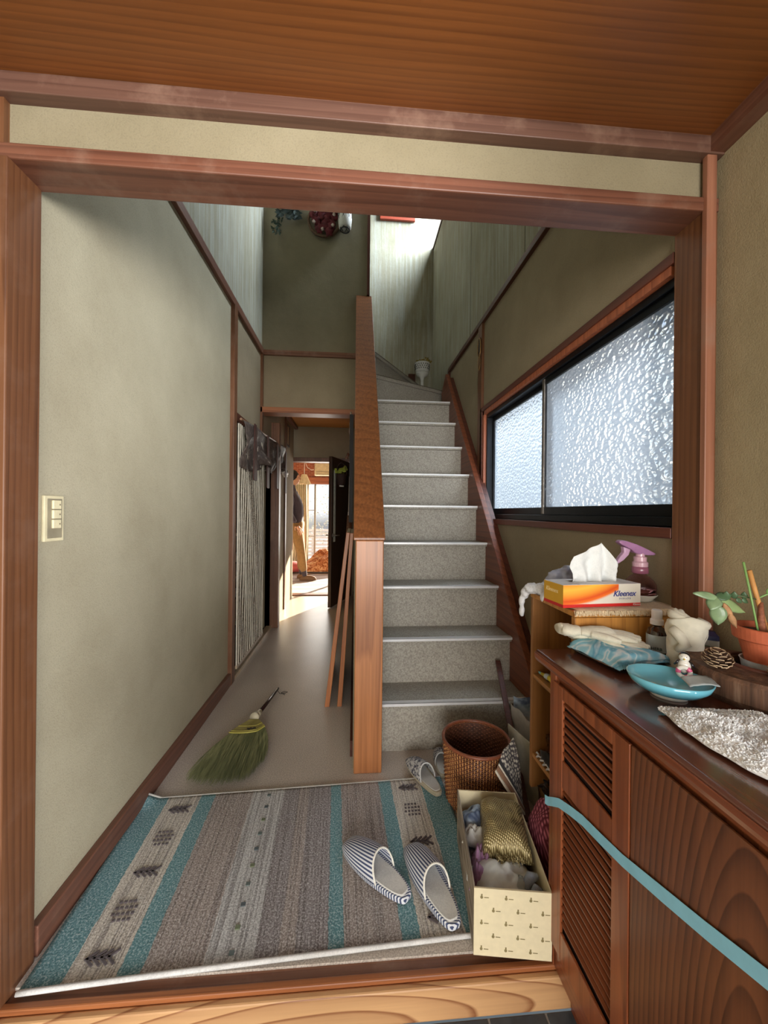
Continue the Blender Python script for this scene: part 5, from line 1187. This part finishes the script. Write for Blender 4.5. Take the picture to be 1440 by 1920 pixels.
# =================================================================== BAMBOO BLIND
bb = thing('bamboo_blind', 'long bamboo blind hanging over the shoe closet opening', 'blind', (-0.742, 2.86, 0.07))
REED = plain('bamboo', srgb(132, 114, 92), 0.6, 0, 0.45, 45)
mb = MB(); y0, y1 = 2.52, 3.20; z = 0.095; k = 0
while z < 1.64:
    y_ = y0; pts = []
    for i in range(9):
        t_ = i/8; pts.append((-0.742+0.004*math.sin(t_*9+z*3)+0.0015*rnd.random(), y0+(y1-y0)*t_, z))
    mb.tube(pts, 0.0030, 4, cap=False); z += 0.0098; k += 1
put('reeds', mb, REED, bb, kind='stuff')
CRD = plain('blind_cord', srgb(206, 198, 180), 0.8)
for i in range(15):
    y = y0+0.02+(y1-y0-0.04)*i/14
    put('cord', MB().tube([(-0.738+0.003*math.sin(z_*9+i), y+0.004*math.sin(z_*5+i*2), z_) for z_ in [0.09+0.155*q for q in range(11)]], 0.0042, 4), CRD, bb)
put('hem', MB().box(-0.747, -0.734, y0-0.008, y1+0.008, 0.070, 0.094), cloth('hem', srgb(176, 156, 130)), bb, bevel=0.002)
put('side_edge', B(-0.744, -0.736, y1-0.004, y1+0.006, 0.08, 1.64), CRD, bb)
put('side_edge', B(-0.744, -0.736, y0-0.006, y0+0.004, 0.08, 1.64), CRD, bb)
rod = put('curtain_rod', MB().tube([(-0.728, 2.52, 1.668), (-0.722, 3.97, 1.735)], 0.008, 8), plain('rod_brown', srgb(150, 116, 90), 0.4), org=(-0.728, 2.52, 1.668)); tag(rod, 'thin curtain rod running along the closet opening', 'rod')
vl = thing('valance', 'dark mottled cloth valance bunched along the rod above the blind', 'valance', (-0.715, 3.2, 1.5))
m, nt, p = newmat('valance_cloth'); v = coords(nt)
L(nt, ramp(nt, noise_n(nt, v, 26, 4, 0.7, 0.6), [(0.42, srgb(74, 62, 56)), (0.60, srgb(102, 88, 80)), (0.70, srgb(188, 180, 168))]), p.inputs['Base Color']); p.inputs['Roughness'].default_value = 0.6
bump(nt, p, noise_n(nt, v, 50, 4), 0.8, 0.006)
def vlf(a, b):
    y = 2.53+1.50*a; zt = 1.662+0.066*a
    dr = 0.30+0.03*math.sin(a*14)-0.06*a
    x = -0.712+0.022*math.sin(a*38)*b+0.05*b*nz3(a*9, b*3, 2)+0.02*math.sin(b*5+a*9)
    return (x, y+0.02*nz3(b*5, a*12), zt-dr*b)
put('cloth', MB().grid(90, 16, vlf), m, vl, smooth=True, thick=0.003)
put('rolled_end', MB().ball((-0.715, 4.02, 1.475), 0.06, 0.5, 1.9, 0.6, 18, 12, 0.6), plain('valance_white', srgb(206, 198, 186), 0.5, 0, 0.2, 30, 0.4), vl, smooth=True)
for y, zb in ((2.72, 1.29), (3.12, 1.262), (3.50, 1.28), (3.92, 1.262)):
    put('strap', MB().prism([(y-0.046, zb+0.012), (y-0.036, zb), (y+0.036, zb), (y+0.046, zb+0.012), (y+0.024, 1.68), (y-0.024, 1.68)], -0.690, -0.683, 0), plain('strap_brown', srgb(72, 38, 30), 0.6), vl, bevel=0.002)

# small framed calendar on the rear corridor wall
cf = thing('wall_frame', 'small dark framed thermometer on the rear corridor upright', 'frame', (-0.77, 4.50, 1.95))
put('frame', MB().box(-0.770, -0.757, 4.38, 4.40, 1.82, 2.07).box(-0.770, -0.757, 4.54, 4.56, 1.82, 2.07).box(-0.770, -0.757, 4.40, 4.54, 1.82, 1.84).box(-0.770, -0.757, 4.40, 4.54, 2.05, 2.07), plain('frame_dark', srgb(44, 28, 22), 0.5), cf)
put('sheet', B(-0.7695, -0.763, 4.4005, 4.5395, 1.8405, 2.0495), plain('sheet_brown', srgb(170, 144, 110), 0.7), cf)

# =================================================================== OPEN DOOR LEAF AT THE CORRIDOR END
dl = Vector((-0.045, 4.955, 0)); dn = Vector((-0.268, 4.32, 0))
dv = dn-dl; dlen = dv.length; drz = math.atan2(dv.y, dv.x)
dd = thing('door_leaf', 'dark brown door standing open at the corridor end', 'door', dl, drz)
DKD = wood('door_dark', srgb(50, 34, 24), srgb(84, 60, 44), 2, 16, rough=0.4)
put('leaf', B(0.0, dlen, -0.018, 0.018, 0.008, 1.70), DKD, dd, local=True, bevel=0.002)
put('glass_slit', B(dlen-0.105, dlen-0.060, 0.0185, 0.022, 0.74, 1.55), plain('slit_glass', srgb(226, 228, 214), 0.4), dd, local=True, label='pale vertical glass slit')
put('slit_trim', MB().box(dlen-0.112, dlen-0.1055, 0.0185, 0.024, 0.74, 1.55), DKD, dd, local=True)
hd_ = put('lever_handle', MB().tube([(dlen-0.045, 0.02, 0.815), (dlen-0.045, 0.060, 0.815), (dlen-0.13, 0.062, 0.812)], 0.008, 8), plain('lever', srgb(190, 186, 176), 0.3, 0.8), dd, local=True, smooth=True)
put('lever_handle', MB().tube([(dlen-0.045, -0.02, 0.815), (dlen-0.045, -0.060, 0.815), (dlen-0.13, -0.062, 0.812)], 0.008, 8), MATS['lever'], dd, local=True, smooth=True)
put('rosette', MB().tube([(dlen-0.045, 0.0182, 0.815), (dlen-0.045, 0.026, 0.815)], 0.022, 14), MATS['lever'], dd, local=True)
# which side faces the viewer is the -x side: hanging basket
hb = Vector((-0.150, 4.42, 1.40))
hk = thing('wall_basket', 'dark wicker wall basket of yellow green leaves hanging before the open door', 'basket', hb)
put('basket', MB().lathe([(0.03, -0.02), (0.045, 0.0), (0.060, 0.10), (0.063, 0.11), (0.055, 0.10), (0.001, 0.09)], hb, 20), plain('basket_dark', srgb(60, 38, 30), 0.7, 0, 0.4, 90, 0.6), hk, smooth=True)
put('handle', MB().tube([hb+Vector((0.06*math.cos(R(a)), 0, 0.10+0.14*math.sin(R(a)))) for a in range(0, 181, 15)], 0.004, 6), MATS['basket_dark'], hk, smooth=True)
put('tag_white', MB().tube([hb+Vector((-0.02, -0.04, -0.025)), hb+Vector((0.03, -0.04, -0.03))], 0.008, 8), WHITE, hk, smooth=True)
YG = plain('leaf_yellowgreen', srgb(168, 178, 70), 0.6, 0, 0.25, 40)
for k in range(14):
    a = rnd.uniform(0, 6.28); q = hb+Vector((rnd.uniform(-0.085, 0.06), rnd.uniform(-0.05, 0.03), 0.115+rnd.uniform(0, 0.06)))
    leaf(q, q+Vector((0.05*math.cos(a), 0.02*math.sin(a), 0.04*math.sin(a)+0.01)), 0.018, YG, par=hk)
# hanging things on the partition side: cane, cords, dark coat strap
cn = put('walking_cane', MB().tube([(-0.030, 3.05, 0.62), (-0.028, 3.05, 1.46), (-0.034, 3.02, 1.52), (-0.052, 2.99, 1.53), (-0.062, 2.98, 1.49)], 0.010, 8), plain('cane_brown', srgb(96, 58, 40), 0.4), org=(-0.03, 3.05, 0.62), smooth=True); tag(cn, 'brown walking cane hanging beside the sloping partition', 'cane')
tg_ = put('feather_duster', MB().tube([(-0.045, 3.35, 0.78), (-0.040, 3.35, 1.05)], [0.035, 0.020], 10).tube([(-0.040, 3.35, 1.05), (-0.036, 3.35, 1.36)], 0.006, 8), plain('duster', srgb(108, 72, 48), 0.8, 0, 0.4, 80, 0.8), org=(-0.04, 3.35, 0.78), smooth=True); tag(tg_, 'brown duster hanging low on the corridor wall beside the partition', 'duster')
fl_ = put('fly_swatter', MB().tube([(-0.05, 3.7, 1.08), (-0.045, 3.7, 1.42)], 0.007, 8).box(-0.06, -0.05, 3.66, 3.74, 0.92, 1.08), plain('swatter', srgb(206, 190, 170), 0.5), org=(-0.05, 3.7, 0.92)); tag(fl_, 'pale handled swatter hanging on the corridor wall', 'swatter')
cs = put('key_chain', MB().tube([(-0.036+0.004*math.sin(k), 3.16, 1.90-0.032*k) for k in range(9)], [0.006+0.004*(k % 2) for k in range(9)], 8), plain('chain', srgb(206, 180, 160), 0.4, 0.5), org=(-0.036, 3.16, 1.64), smooth=True); tag(cs, 'beaded pale strand hanging under the header beside the partition', 'strand')
bk2 = put('hanging_cloth', MB().box(-0.040, -0.012, 2.96, 2.99, 1.00, 1.83), plain('folder', srgb(30, 24, 22), 0.6), org=(-0.02, 2.97, 1.0)); tag(bk2, 'tall dark strip of cloth hanging beside the partition', 'cloth')

# =================================================================== STAIRWELL DECORATIONS
def sprig(c, n, r, mat, t):
    for k in range(n):
        a = rnd.uniform(0, 6.28); q = Vector(c)+Vector((rnd.uniform(-r, r), rnd.uniform(-0.03, 0), rnd.uniform(-r*0.6, r*0.6)))
        leaf(q, q+Vector((0.06*math.cos(a), -0.02, 0.06*math.sin(a))), 0.016, mat, nrm=(0, -1, 0.2))
hg = thing('hanging_greenery', 'dark green artificial sprig on the high wall over the corridor', 'greenery', (-0.58, 3.23, 3.45))
GD = plain('green_dark', srgb(48, 62, 46), 0.7, 0, 0.3)
put('stem', MB().tube([(-0.66, 3.225, 3.62), (-0.645, 3.21, 3.48), (-0.655, 3.21, 3.36)], 0.006, 6), GD, hg)
put('twig', MB().tube([(-0.66, 3.225, 3.60), (-0.58, 3.20, 3.54), (-0.50, 3.20, 3.49)], 0.006, 6), GD, hg)
sprig((-0.57, 3.21, 3.53), 46, 0.075, GD, hg) if False else None
def addleaves(c, n, rx, rz, mat, t, ln=0.055, w=0.015):
    mb = MB()
    for k in range(n):
        a = rnd.uniform(0, 6.28); q = Vector(c)+Vector((rnd.uniform(-rx, rx), rnd.uniform(-0.035, -0.005), rnd.uniform(-rz, rz)))
        d = Vector((math.cos(a), -0.25, math.sin(a))).normalized(); s_ = d.cross(Vector((0, 1, 0.2))).normalized()*w
        mb.add([q, q+d*ln*0.5+s_, q+d*ln, q+d*ln*0.5-s_+Vector((0, -0.004, 0))], [(0, 1, 2), (0, 2, 3)])
    put('leaves', mb, mat, t, kind='stuff')
addleaves((-0.56, 3.215, 3.53), 90, 0.085, 0.05, plain('leaf_bluegreen', srgb(54, 66, 64), 0.7, 0, 0.3), hg)
addleaves((-0.65, 3.215, 3.42), 26, 0.03, 0.07, GD, hg, 0.035, 0.008)
wrt = thing('flower_wreath', 'round dark red dried flower wreath high on the stairwell wall', 'wreath', (-0.27, 3.22, 3.50))
wc = Vector((-0.270, 3.205, 3.485))
put('ring', MB().tube([wc+Vector((0.128*math.cos(2*math.pi*k/36), 0, 0.128*math.sin(2*math.pi*k/36))) for k in range(37)], 0.012, 8, cap=False), plain('wreath_twig', srgb(96, 72, 52), 0.8, 0, 0.3, 90, 0.6), wrt, smooth=True)
RD = plain('petal_wine', srgb(96, 26, 34), 0.8, 0, 0.35, 40)
for k in range(12):
    a = k*2.4; r_ = 0.105*math.sqrt((k+0.5)/12); q = wc+Vector((r_*math.cos(a), -0.012, r_*math.sin(a)))
    put('flower', MB().ball(q, 0.036, 1, 0.5, 1, 10, 8, 0.7), RD, wrt, smooth=True)
for k in range(6):
    a = k*1.05+0.4; q = wc+Vector((0.09*math.cos(a), -0.030, 0.09*math.sin(a)))
    put('flower', MB().ball(q, 0.014, 1, 0.6, 1, 8, 6, 0.6), plain('petal_pale', srgb(176, 156, 146), 0.8), wrt, smooth=True, label='small pale dried flower')
nb = thing('lattice_vase', 'white vase with black lattice lines hanging upside down beside the wreath', 'vase', (-0.10, 3.22, 3.40))
nc = Vector((-0.098, 3.165, 3.39))
put('vase', MB().lathe([(0.036, 0.0), (0.050, 0.02), (0.056, 0.08), (0.052, 0.20), (0.045, 0.24)], nc, 28, cap=False), plain('vase_white', srgb(196, 192, 184), 0.5), nb, smooth=True, thick=0.002)
put('rim', MB().tube([nc+Vector((0.037*math.cos(2*math.pi*k/28), 0.037*math.sin(2*math.pi*k/28), 0)) for k in range(29)], 0.004, 6, cap=False), plain('line_black', srgb(30, 26, 28), 0.5), nb)
mb = MB()
for sg in (1, -1):
    for k in range(7):
        a0 = 2*math.pi*k/7
        mb.tube([nc+Vector(((0.040+0.019*math.sin(min(1, t*1.6)*math.pi/2))*math.cos(a0+sg*t*2.2), (0.040+0.019*math.sin(min(1, t*1.6)*math.pi/2))*math.sin(a0+sg*t*2.2), 0.22*t)) for t in [q/10 for q in range(11)]], 0.0022, 4)
put('lattice', mb, MATS['line_black'], nb, kind='stuff')
put('bracket', B(-0.103, -0.093, 3.215, 3.235, 3.46, 3.50), MATS['line_black'], nb)
hf = put('picture_frame', MB().box(0.26, 0.66, 4.325, 4.355, 4.395, 4.72), plain('frame_red', srgb(150, 60, 36), 0.6), org=(0.46, 4.34, 4.45), bevel=0.003); tag(hf, 'reddish wooden frame hanging high on the bright stairwell wall', 'frame')
# pedestal flower pot at the stair turn
pq = Vector((0.640, 3.66, 2.2505))
pe = thing('pedestal_pot', 'white lattice pedestal pot with dry flowers at the stair turn', 'pot', pq)
PWH = plain('pedestal_white', srgb(190, 190, 182), 0.5)
put('pedestal', MB().lathe([(0.032, 0.0), (0.034, 0.006), (0.016, 0.02), (0.014, 0.10), (0.022, 0.13), (0.052, 0.150), (0.062, 0.175), (0.001, 0.170)], pq, 28), PWH, pe, smooth=True)
put('bowl', MB().lathe([(0.058, 0.172), (0.066, 0.20), (0.070, 0.262), (0.073, 0.266), (0.066, 0.262), (0.060, 0.20), (0.001, 0.18)], pq, 28), PWH, pe, smooth=True)
mb = MB()
for k in range(20):
    a = 2*math.pi*k/20
    for j in range(3):
        z = 0.205+j*0.019; r_ = 0.0675+0.001*j; aa = a+(j % 2)*math.pi/20
        mb.ball(pq+Vector((r_*math.cos(aa), r_*math.sin(aa), z)), 0.0075, 0.5, 0.5, 1, 6, 4)
put('lattice_holes', mb, plain('hole_dark', srgb(24, 26, 26), 0.8), pe, kind='stuff')
DF = plain('dry_flower', srgb(132, 112, 48), 0.8, 0, 0.4, 60)
mb = MB()
for k in range(60):
    a = rnd.uniform(0, 6.28); r_ = 0.06*math.sqrt(rnd.random())
    mb.ball(pq+Vector((r_*math.cos(a)+rnd.uniform(0, .03), r_*math.sin(a), 0.268+rnd.uniform(0, 0.030))), 0.009, n=6, m=4, wob=0.5)
put('flowers', mb, DF, pe, kind='stuff')
# ornament on the upright beside the window
og = thing('hanging_charm', 'brass ring charm on a cord hanging from the upright by the stair window', 'charm', (0.855, 2.60, 2.2))
put('upper_ring', MB().tube([(0.852, 2.60+0.030*math.cos(2*math.pi*k/20), 2.225+0.065*math.sin(2*math.pi*k/20)) for k in range(21)], 0.0045, 6, cap=False), plain('brass', srgb(150, 116, 74), 0.35, 0.6), og, smooth=True)
put('lower_ring', MB().tube([(0.852, 2.60+0.020*math.cos(2*math.pi*k/20), 2.12+0.050*math.sin(2*math.pi*k/20)) for k in range(21)], 0.003, 6, cap=False), MATS['brass'], og, smooth=True)
put('plaque', MB().box(0.850, 0.858, 2.585, 2.615, 2.19, 2.29), plain('plaque_dark', srgb(50, 28, 22), 0.5), og, bevel=0.003)

# =================================================================== FAR ROOM
ac = thing('air_conditioner', 'cream wall air conditioner on the brick wall of the far room', 'air conditioner', (-0.46, 8.0, 1.84))
put('body', B(-0.82, -0.05, 7.98, 8.198, 1.825, 2.075), CREAM, ac, bevel=0.015)
put('vent', MB().box(-0.78, -0.09, 7.972, 7.9795, 1.845, 1.852).box(-0.78, -0.09, 7.972, 7.9795, 1.90, 1.906), plain('vent_grey', srgb(150, 136, 104), 0.6), ac)
cbk = put('cable', MB().tube([(-1.02, 7.95, 2.12), (-0.96, 7.95, 1.98), (-0.88, 7.95, 1.93), (-0.83, 7.96, 1.94)], 0.006, 6), WHITE, org=(-0.9, 7.95, 1.93), smooth=True); tag(cbk, 'white cable drooping beside the air conditioner', 'cable')
cr_ = put('curtain_track', B(-2.5, 2.3, 6.9, 6.93, 1.95, 1.965), WHITE, org=(0, 6.9, 1.95)); 
cr_.location.z = 0; tag(cr_, 'thin pale rail crossing the far room near the ceiling', 'rail')
for q in (-2.48, 2.27): put('hanger', B(q, q+0.01, 6.905, 6.925, 1.965, 2.45), WHITE, cr_)
lm = thing('pendant_lamp', 'white pleated lampshade hanging on a cord in the far room', 'lamp', (-0.90, 7.0, 1.55))
SHD = plain('shade_cream', srgb(236, 220, 180), 0.8)
put('cord', MB().tube([(-0.90, 7.0, 1.73), (-0.90, 7.0, 2.449)], 0.006, 6), WHITE, lm)
mb = MB(); N = 32
for j, (r_, z) in enumerate(((0.045, 1.74), (0.085, 1.64), (0.118, 1.58))): pass
put('shade', loft([[(-0.90+r_*(1+0.05*(i % 2))*math.cos(2*math.pi*i/N), 7.0+r_*(1+0.05*(i % 2))*math.sin(2*math.pi*i/N), z+(0.008*(i % 2) if j == 0 else 0)) for i in range(N)] for j, (r_, z) in enumerate(((0.118, 1.57), (0.085, 1.65), (0.045, 1.745)))], (False, True)), SHD, lm, thick=0.002)
ctn = thing('curtain', 'pale yellow curtain gathered at the left of the garden window', 'curtain', (-1.02, 7.9, 0))
m, nt, p = newmat('curtain_cream'); v = coords(nt)
L(nt, ramp(nt, noise_n(nt, v, 40), [(0.3, srgb(232, 220, 186)), (0.7, srgb(244, 236, 210))]), p.inputs['Base Color']); p.inputs['Roughness'].default_value = 0.9
put('cloth', MB().grid(60, 10, lambda a, b: (-1.22+0.26*a+0.01*math.sin(b*5), 7.95+0.035*math.sin(a*44), 0.06+1.62*b)), m, ctn, smooth=True, thick=0.002)
put('cloth', MB().grid(60, 10, lambda a, b: (-1.75+0.50*a, 7.98+0.035*math.sin(a*60), 0.06+1.62*b)), m, ctn, smooth=True, thick=0.002)
# blanket heap
m, nt, p = newmat('blanket_orange'); v = coords(nt)
L(nt, ramp(nt, noise_n(nt, v, 16, 3, 0.6, 1.0), [(0.38, srgb(150, 84, 48)), (0.5, srgb(206, 136, 90)), (0.62, srgb(228, 190, 150))]), p.inputs['Base Color']); p.inputs['Roughness'].default_value = 0.95
bm2 = MB().grid(40, 40, lambda a, b: (-0.92+1.15*a, 6.75+0.9*b, 0.03+0.30*max(0, math.sin(math.pi*a))**0.7*max(0, math.sin(math.pi*b))**0.7*(1+0.5*nz3(a*5, b*5, 3)+0.3*nz3(a*11, b*11))))
o = put('blanket', bm2, m, org=(-0.35, 7.2, 0), smooth=True, thick=-0.02); tag(o, 'heap of orange patterned blankets on the far room floor', 'blanket')
o = put('floor_cushion', MB().ball((-1.08, 6.9, 0.10), 0.22, 1.0, 1.0, 0.45, 20, 12, 0.1), plain('cushion_pink', srgb(196, 96, 96), 0.9), org=(-1.08, 6.9, 0), smooth=True); tag(o, 'red floor cushion behind the standing person', 'cushion')
# garden: fence slats and shrub seen bleached through the window
fn = thing('garden_fence', 'pale slatted garden fence beyond the far window', 'fence', (-0.5, 11.5, -0.3))
f0 = None
for k in range(8):
    s_ = put('slat', B(-3.2+0.0, 2.8, 11.50, 11.53, -0.25+k*0.105, -0.17+k*0.105), plain('fence_pale', srgb(196, 204, 210), 0.8), fn)
for k in range(4): put('post', B(-3.2+k*1.95, -3.12+k*1.95, 11.531, 11.60, -0.3, 0.62), MATS['fence_pale'], fn)
gs = thing('garden_shrub', 'leafy shrub standing before the garden fence', 'shrub', (-0.7, 10.6, -0.3))
GRN = plain('shrub_green', srgb(196, 206, 196), 0.7, 0, 0.1)
put('stem', MB().tube([(-0.7, 10.6, -0.3), (-0.68, 10.6, 0.5)], 0.03, 6), plain('bark', srgb(110, 90, 70), 0.8), gs)
mb = MB()
for k in range(520):
    a = rnd.uniform(0, 6.28); q = Vector((-0.7+rnd.gauss(0, 0.38), 10.6+rnd.gauss(0, 0.25), 0.75+rnd.gauss(0, 0.38)))
    d = Vector((math.cos(a), math.sin(a), rnd.uniform(-1, 1))).normalized()*0.07; s_ = d.cross(Vector((0, .3, 1)))*0.35
    mb.add([q, q+d*0.5+s_, q+d, q+d*0.5-s_], [(0, 1, 2, 3)])
put('leaves', mb, GRN, gs, kind='stuff')

# =================================================================== PERSON
pr = thing('person', 'person in a dark sweater and khaki trousers standing sideways in the sunlit far room', 'person', (-0.86, 6.2, 0))
def skin(name, verts, edges, radii, mat, parent, root=0, sub=2, flat=None, label=None):
    me = bpy.data.meshes.new(name); o0 = world_org(parent)
    me.from_pydata([tuple(Vector(v)-o0) for v in verts], edges, []); me.update()
    o = bpy.data.objects.new(name, me); COL.objects.link(o); o.parent = parent; ORG[o.name] = o0
    md = o.modifiers.new('skin', 'SKIN'); md.use_smooth_shade = True
    me.skin_vertices  # layer made by the modifier
    for i, r_ in enumerate(radii):
        sv = me.skin_vertices[0].data[i]
        sv.radius = (r_, r_) if not isinstance(r_, tuple) else r_
        sv.use_root = (i == root)
    ms = o.modifiers.new('sub', 'SUBSURF'); ms.levels = sub; ms.render_levels = sub
    me.materials.append(mat)
    if label: o['label'] = label
    return o
PX, PY = -0.86, 6.2
def V(x, y, z): return (PX+x, PY+y, z)
SKN = plain('skin', srgb(196, 148, 118), 0.6); SWT = cloth('sweater_navy', srgb(66, 58, 70), 120, 0.2); KHK = cloth('trousers_khaki', srgb(146, 112, 68), 120, 0.2); HRB = plain('hair_black', srgb(26, 22, 22), 0.6)
# body: legs + torso + neck + head + arms as one skinned surface
vv = [V(-0.055, 0.0, 0.88), V(-0.06, 0, 1.00), V(-0.07, 0, 1.18), V(-0.10, 0, 1.33), V(-0.125, 0, 1.42), V(-0.130, 0, 1.49), V(-0.120, 0, 1.56),
      V(-0.045, -0.09, 0.82), V(0.03, -0.10, 0.46), V(0.095, -0.10, 0.10), V(0.10, -0.10, 0.05),
      V(-0.045, 0.09, 0.82), V(0.00, 0.10, 0.46), V(0.02, 0.10, 0.10), V(0.03, 0.10, 0.05),
      V(-0.11, -0.17, 1.32), V(-0.13, -0.22, 1.06), V(-0.035, -0.20, 0.90),
      V(-0.11, 0.17, 1.32), V(-0.14, 0.21, 1.06), V(-0.06, 0.20, 0.86)]
ee = [(0, 1), (1, 2), (2, 3), (3, 4), (4, 5), (5, 6), (0, 7), (7, 8), (8, 9), (9, 10), (0, 11), (11, 12), (12, 13), (13, 14), (3, 15), (15, 16), (16, 17), (3, 18), (18, 19), (19, 20)]
rad = [(0.12, 0.15), 0.13, (0.135, 0.14), (0.12, 0.14), 0.055, 0.052, 0.06, 0.088, 0.062, 0.042, 0.042, 0.088, 0.062, 0.042, 0.042, 0.060, 0.048, 0.032, 0.060, 0.048, 0.032]
skin('body', vv, ee, rad, SWT, pr)
# trousers over the legs
tv = [V(-0.055, 0.0, 0.90), V(-0.045, -0.09, 0.80), V(0.03, -0.10, 0.46), V(0.085, -0.10, 0.12), V(-0.045, 0.09, 0.80), V(0.00, 0.10, 0.46), V(0.02, 0.10, 0.12), V(-0.058, 0, 0.97)]
skin('trousers', tv, [(0, 1), (1, 2), (2, 3), (0, 4), (4, 5), (5, 6), (0, 7)], [(0.135, 0.165), 0.104, 0.078, 0.062, 0.104, 0.078, 0.062, (0.125, 0.15)], KHK, pr)
hc = Vector(V(-0.105, 0, 1.60))
put('head', MB().ball(hc, 0.098, 0.98, 0.80, 1.18, 24, 18), SKN, pr, smooth=True)
put('nose', MB().tube([hc+Vector((0.088, 0, 0.022)), hc+Vector((0.112, 0, -0.008)), hc+Vector((0.092, 0, -0.014))], [0.006, 0.012, 0.008], 8), SKN, pr, smooth=True)
put('mouth', MB().tube([hc+Vector((0.088, -0.022, -0.044)), hc+Vector((0.094, 0, -0.045)), hc+Vector((0.088, 0.022, -0.044))], 0.004, 6), plain('lips', srgb(150, 90, 80), 0.6), pr)
for s_ in (-1, 1):
    put('ear', MB().ball(hc+Vector((-0.004, s_*0.078, 0.0)), 0.020, 0.7, 0.35, 1.2, 10, 8), SKN, pr, smooth=True)
    put('eye', MB().ball(hc+Vector((0.086, s_*0.030, 0.014)), 0.009, 0.6, 1.2, 0.6, 10, 8), HRB, pr, smooth=True)
put('hair', MB().ball(hc+Vector((-0.016, 0, 0.026)), 0.105, 0.96, 0.86, 1.10, 24, 18, 0.05), HRB, pr, smooth=True)
def hand(c, fwdv, downv, sidev):
    c = Vector(c); f = Vector(fwdv).normalized(); s_ = Vector(sidev).normalized()
    vs = [c, c+f*0.05]; es = [(0, 1)]; rd = [0.026, (0.036, 0.018)]
    for k, (off, ln) in enumerate(((-0.030, 0.065), (-0.010, 0.078), (0.010, 0.072), (0.030, 0.056))):
        b = len(vs); vs += [c+f*0.085+s_*off, c+f*(0.085+ln*0.5)+s_*off*1.1, c+f*(0.085+ln)+s_*off*1.15+Vector(downv)*0.02]
        es += [(1, b), (b, b+1), (b+1, b+2)]; rd += [0.0105, 0.009, 0.007]
    b = len(vs); vs += [c+f*0.035-s_*0.045, c+f*0.075-s_*0.062]; es += [(0, b), (b, b+1)]; rd += [0.013, 0.009]
    skin('hand', vs, es, rd, SKN, pr, 0, 1)
hand(V(-0.020, -0.20, 0.875), (0.4, 0.1, -0.8), (0, 0, -1), (0.8, 0, 0.4))
hand(V(-0.045, 0.20, 0.835), (0.3, -0.1, -0.9), (0, 0, -1), (0.9, 0, 0.3))
for s_, fx_ in ((-1, 0.10), (1, 0.03)):
    put('shoe', loft([[(PX+fx_+0.045+math.copysign(abs(math.cos(a))**0.8, math.cos(a))*0.13*k1, PY+s_*0.10+math.sin(a)*0.046*k2, z) for a in [2*math.pi*i/20 for i in range(20)]] for k1, k2, z in ((1, 1, 0.001), (1.0, 1.02, 0.03), (0.85, 0.85, 0.055), (0.45, 0.6, 0.075))]), plain('sock_shoe', srgb(112, 84, 62), 0.7), pr, smooth=True)
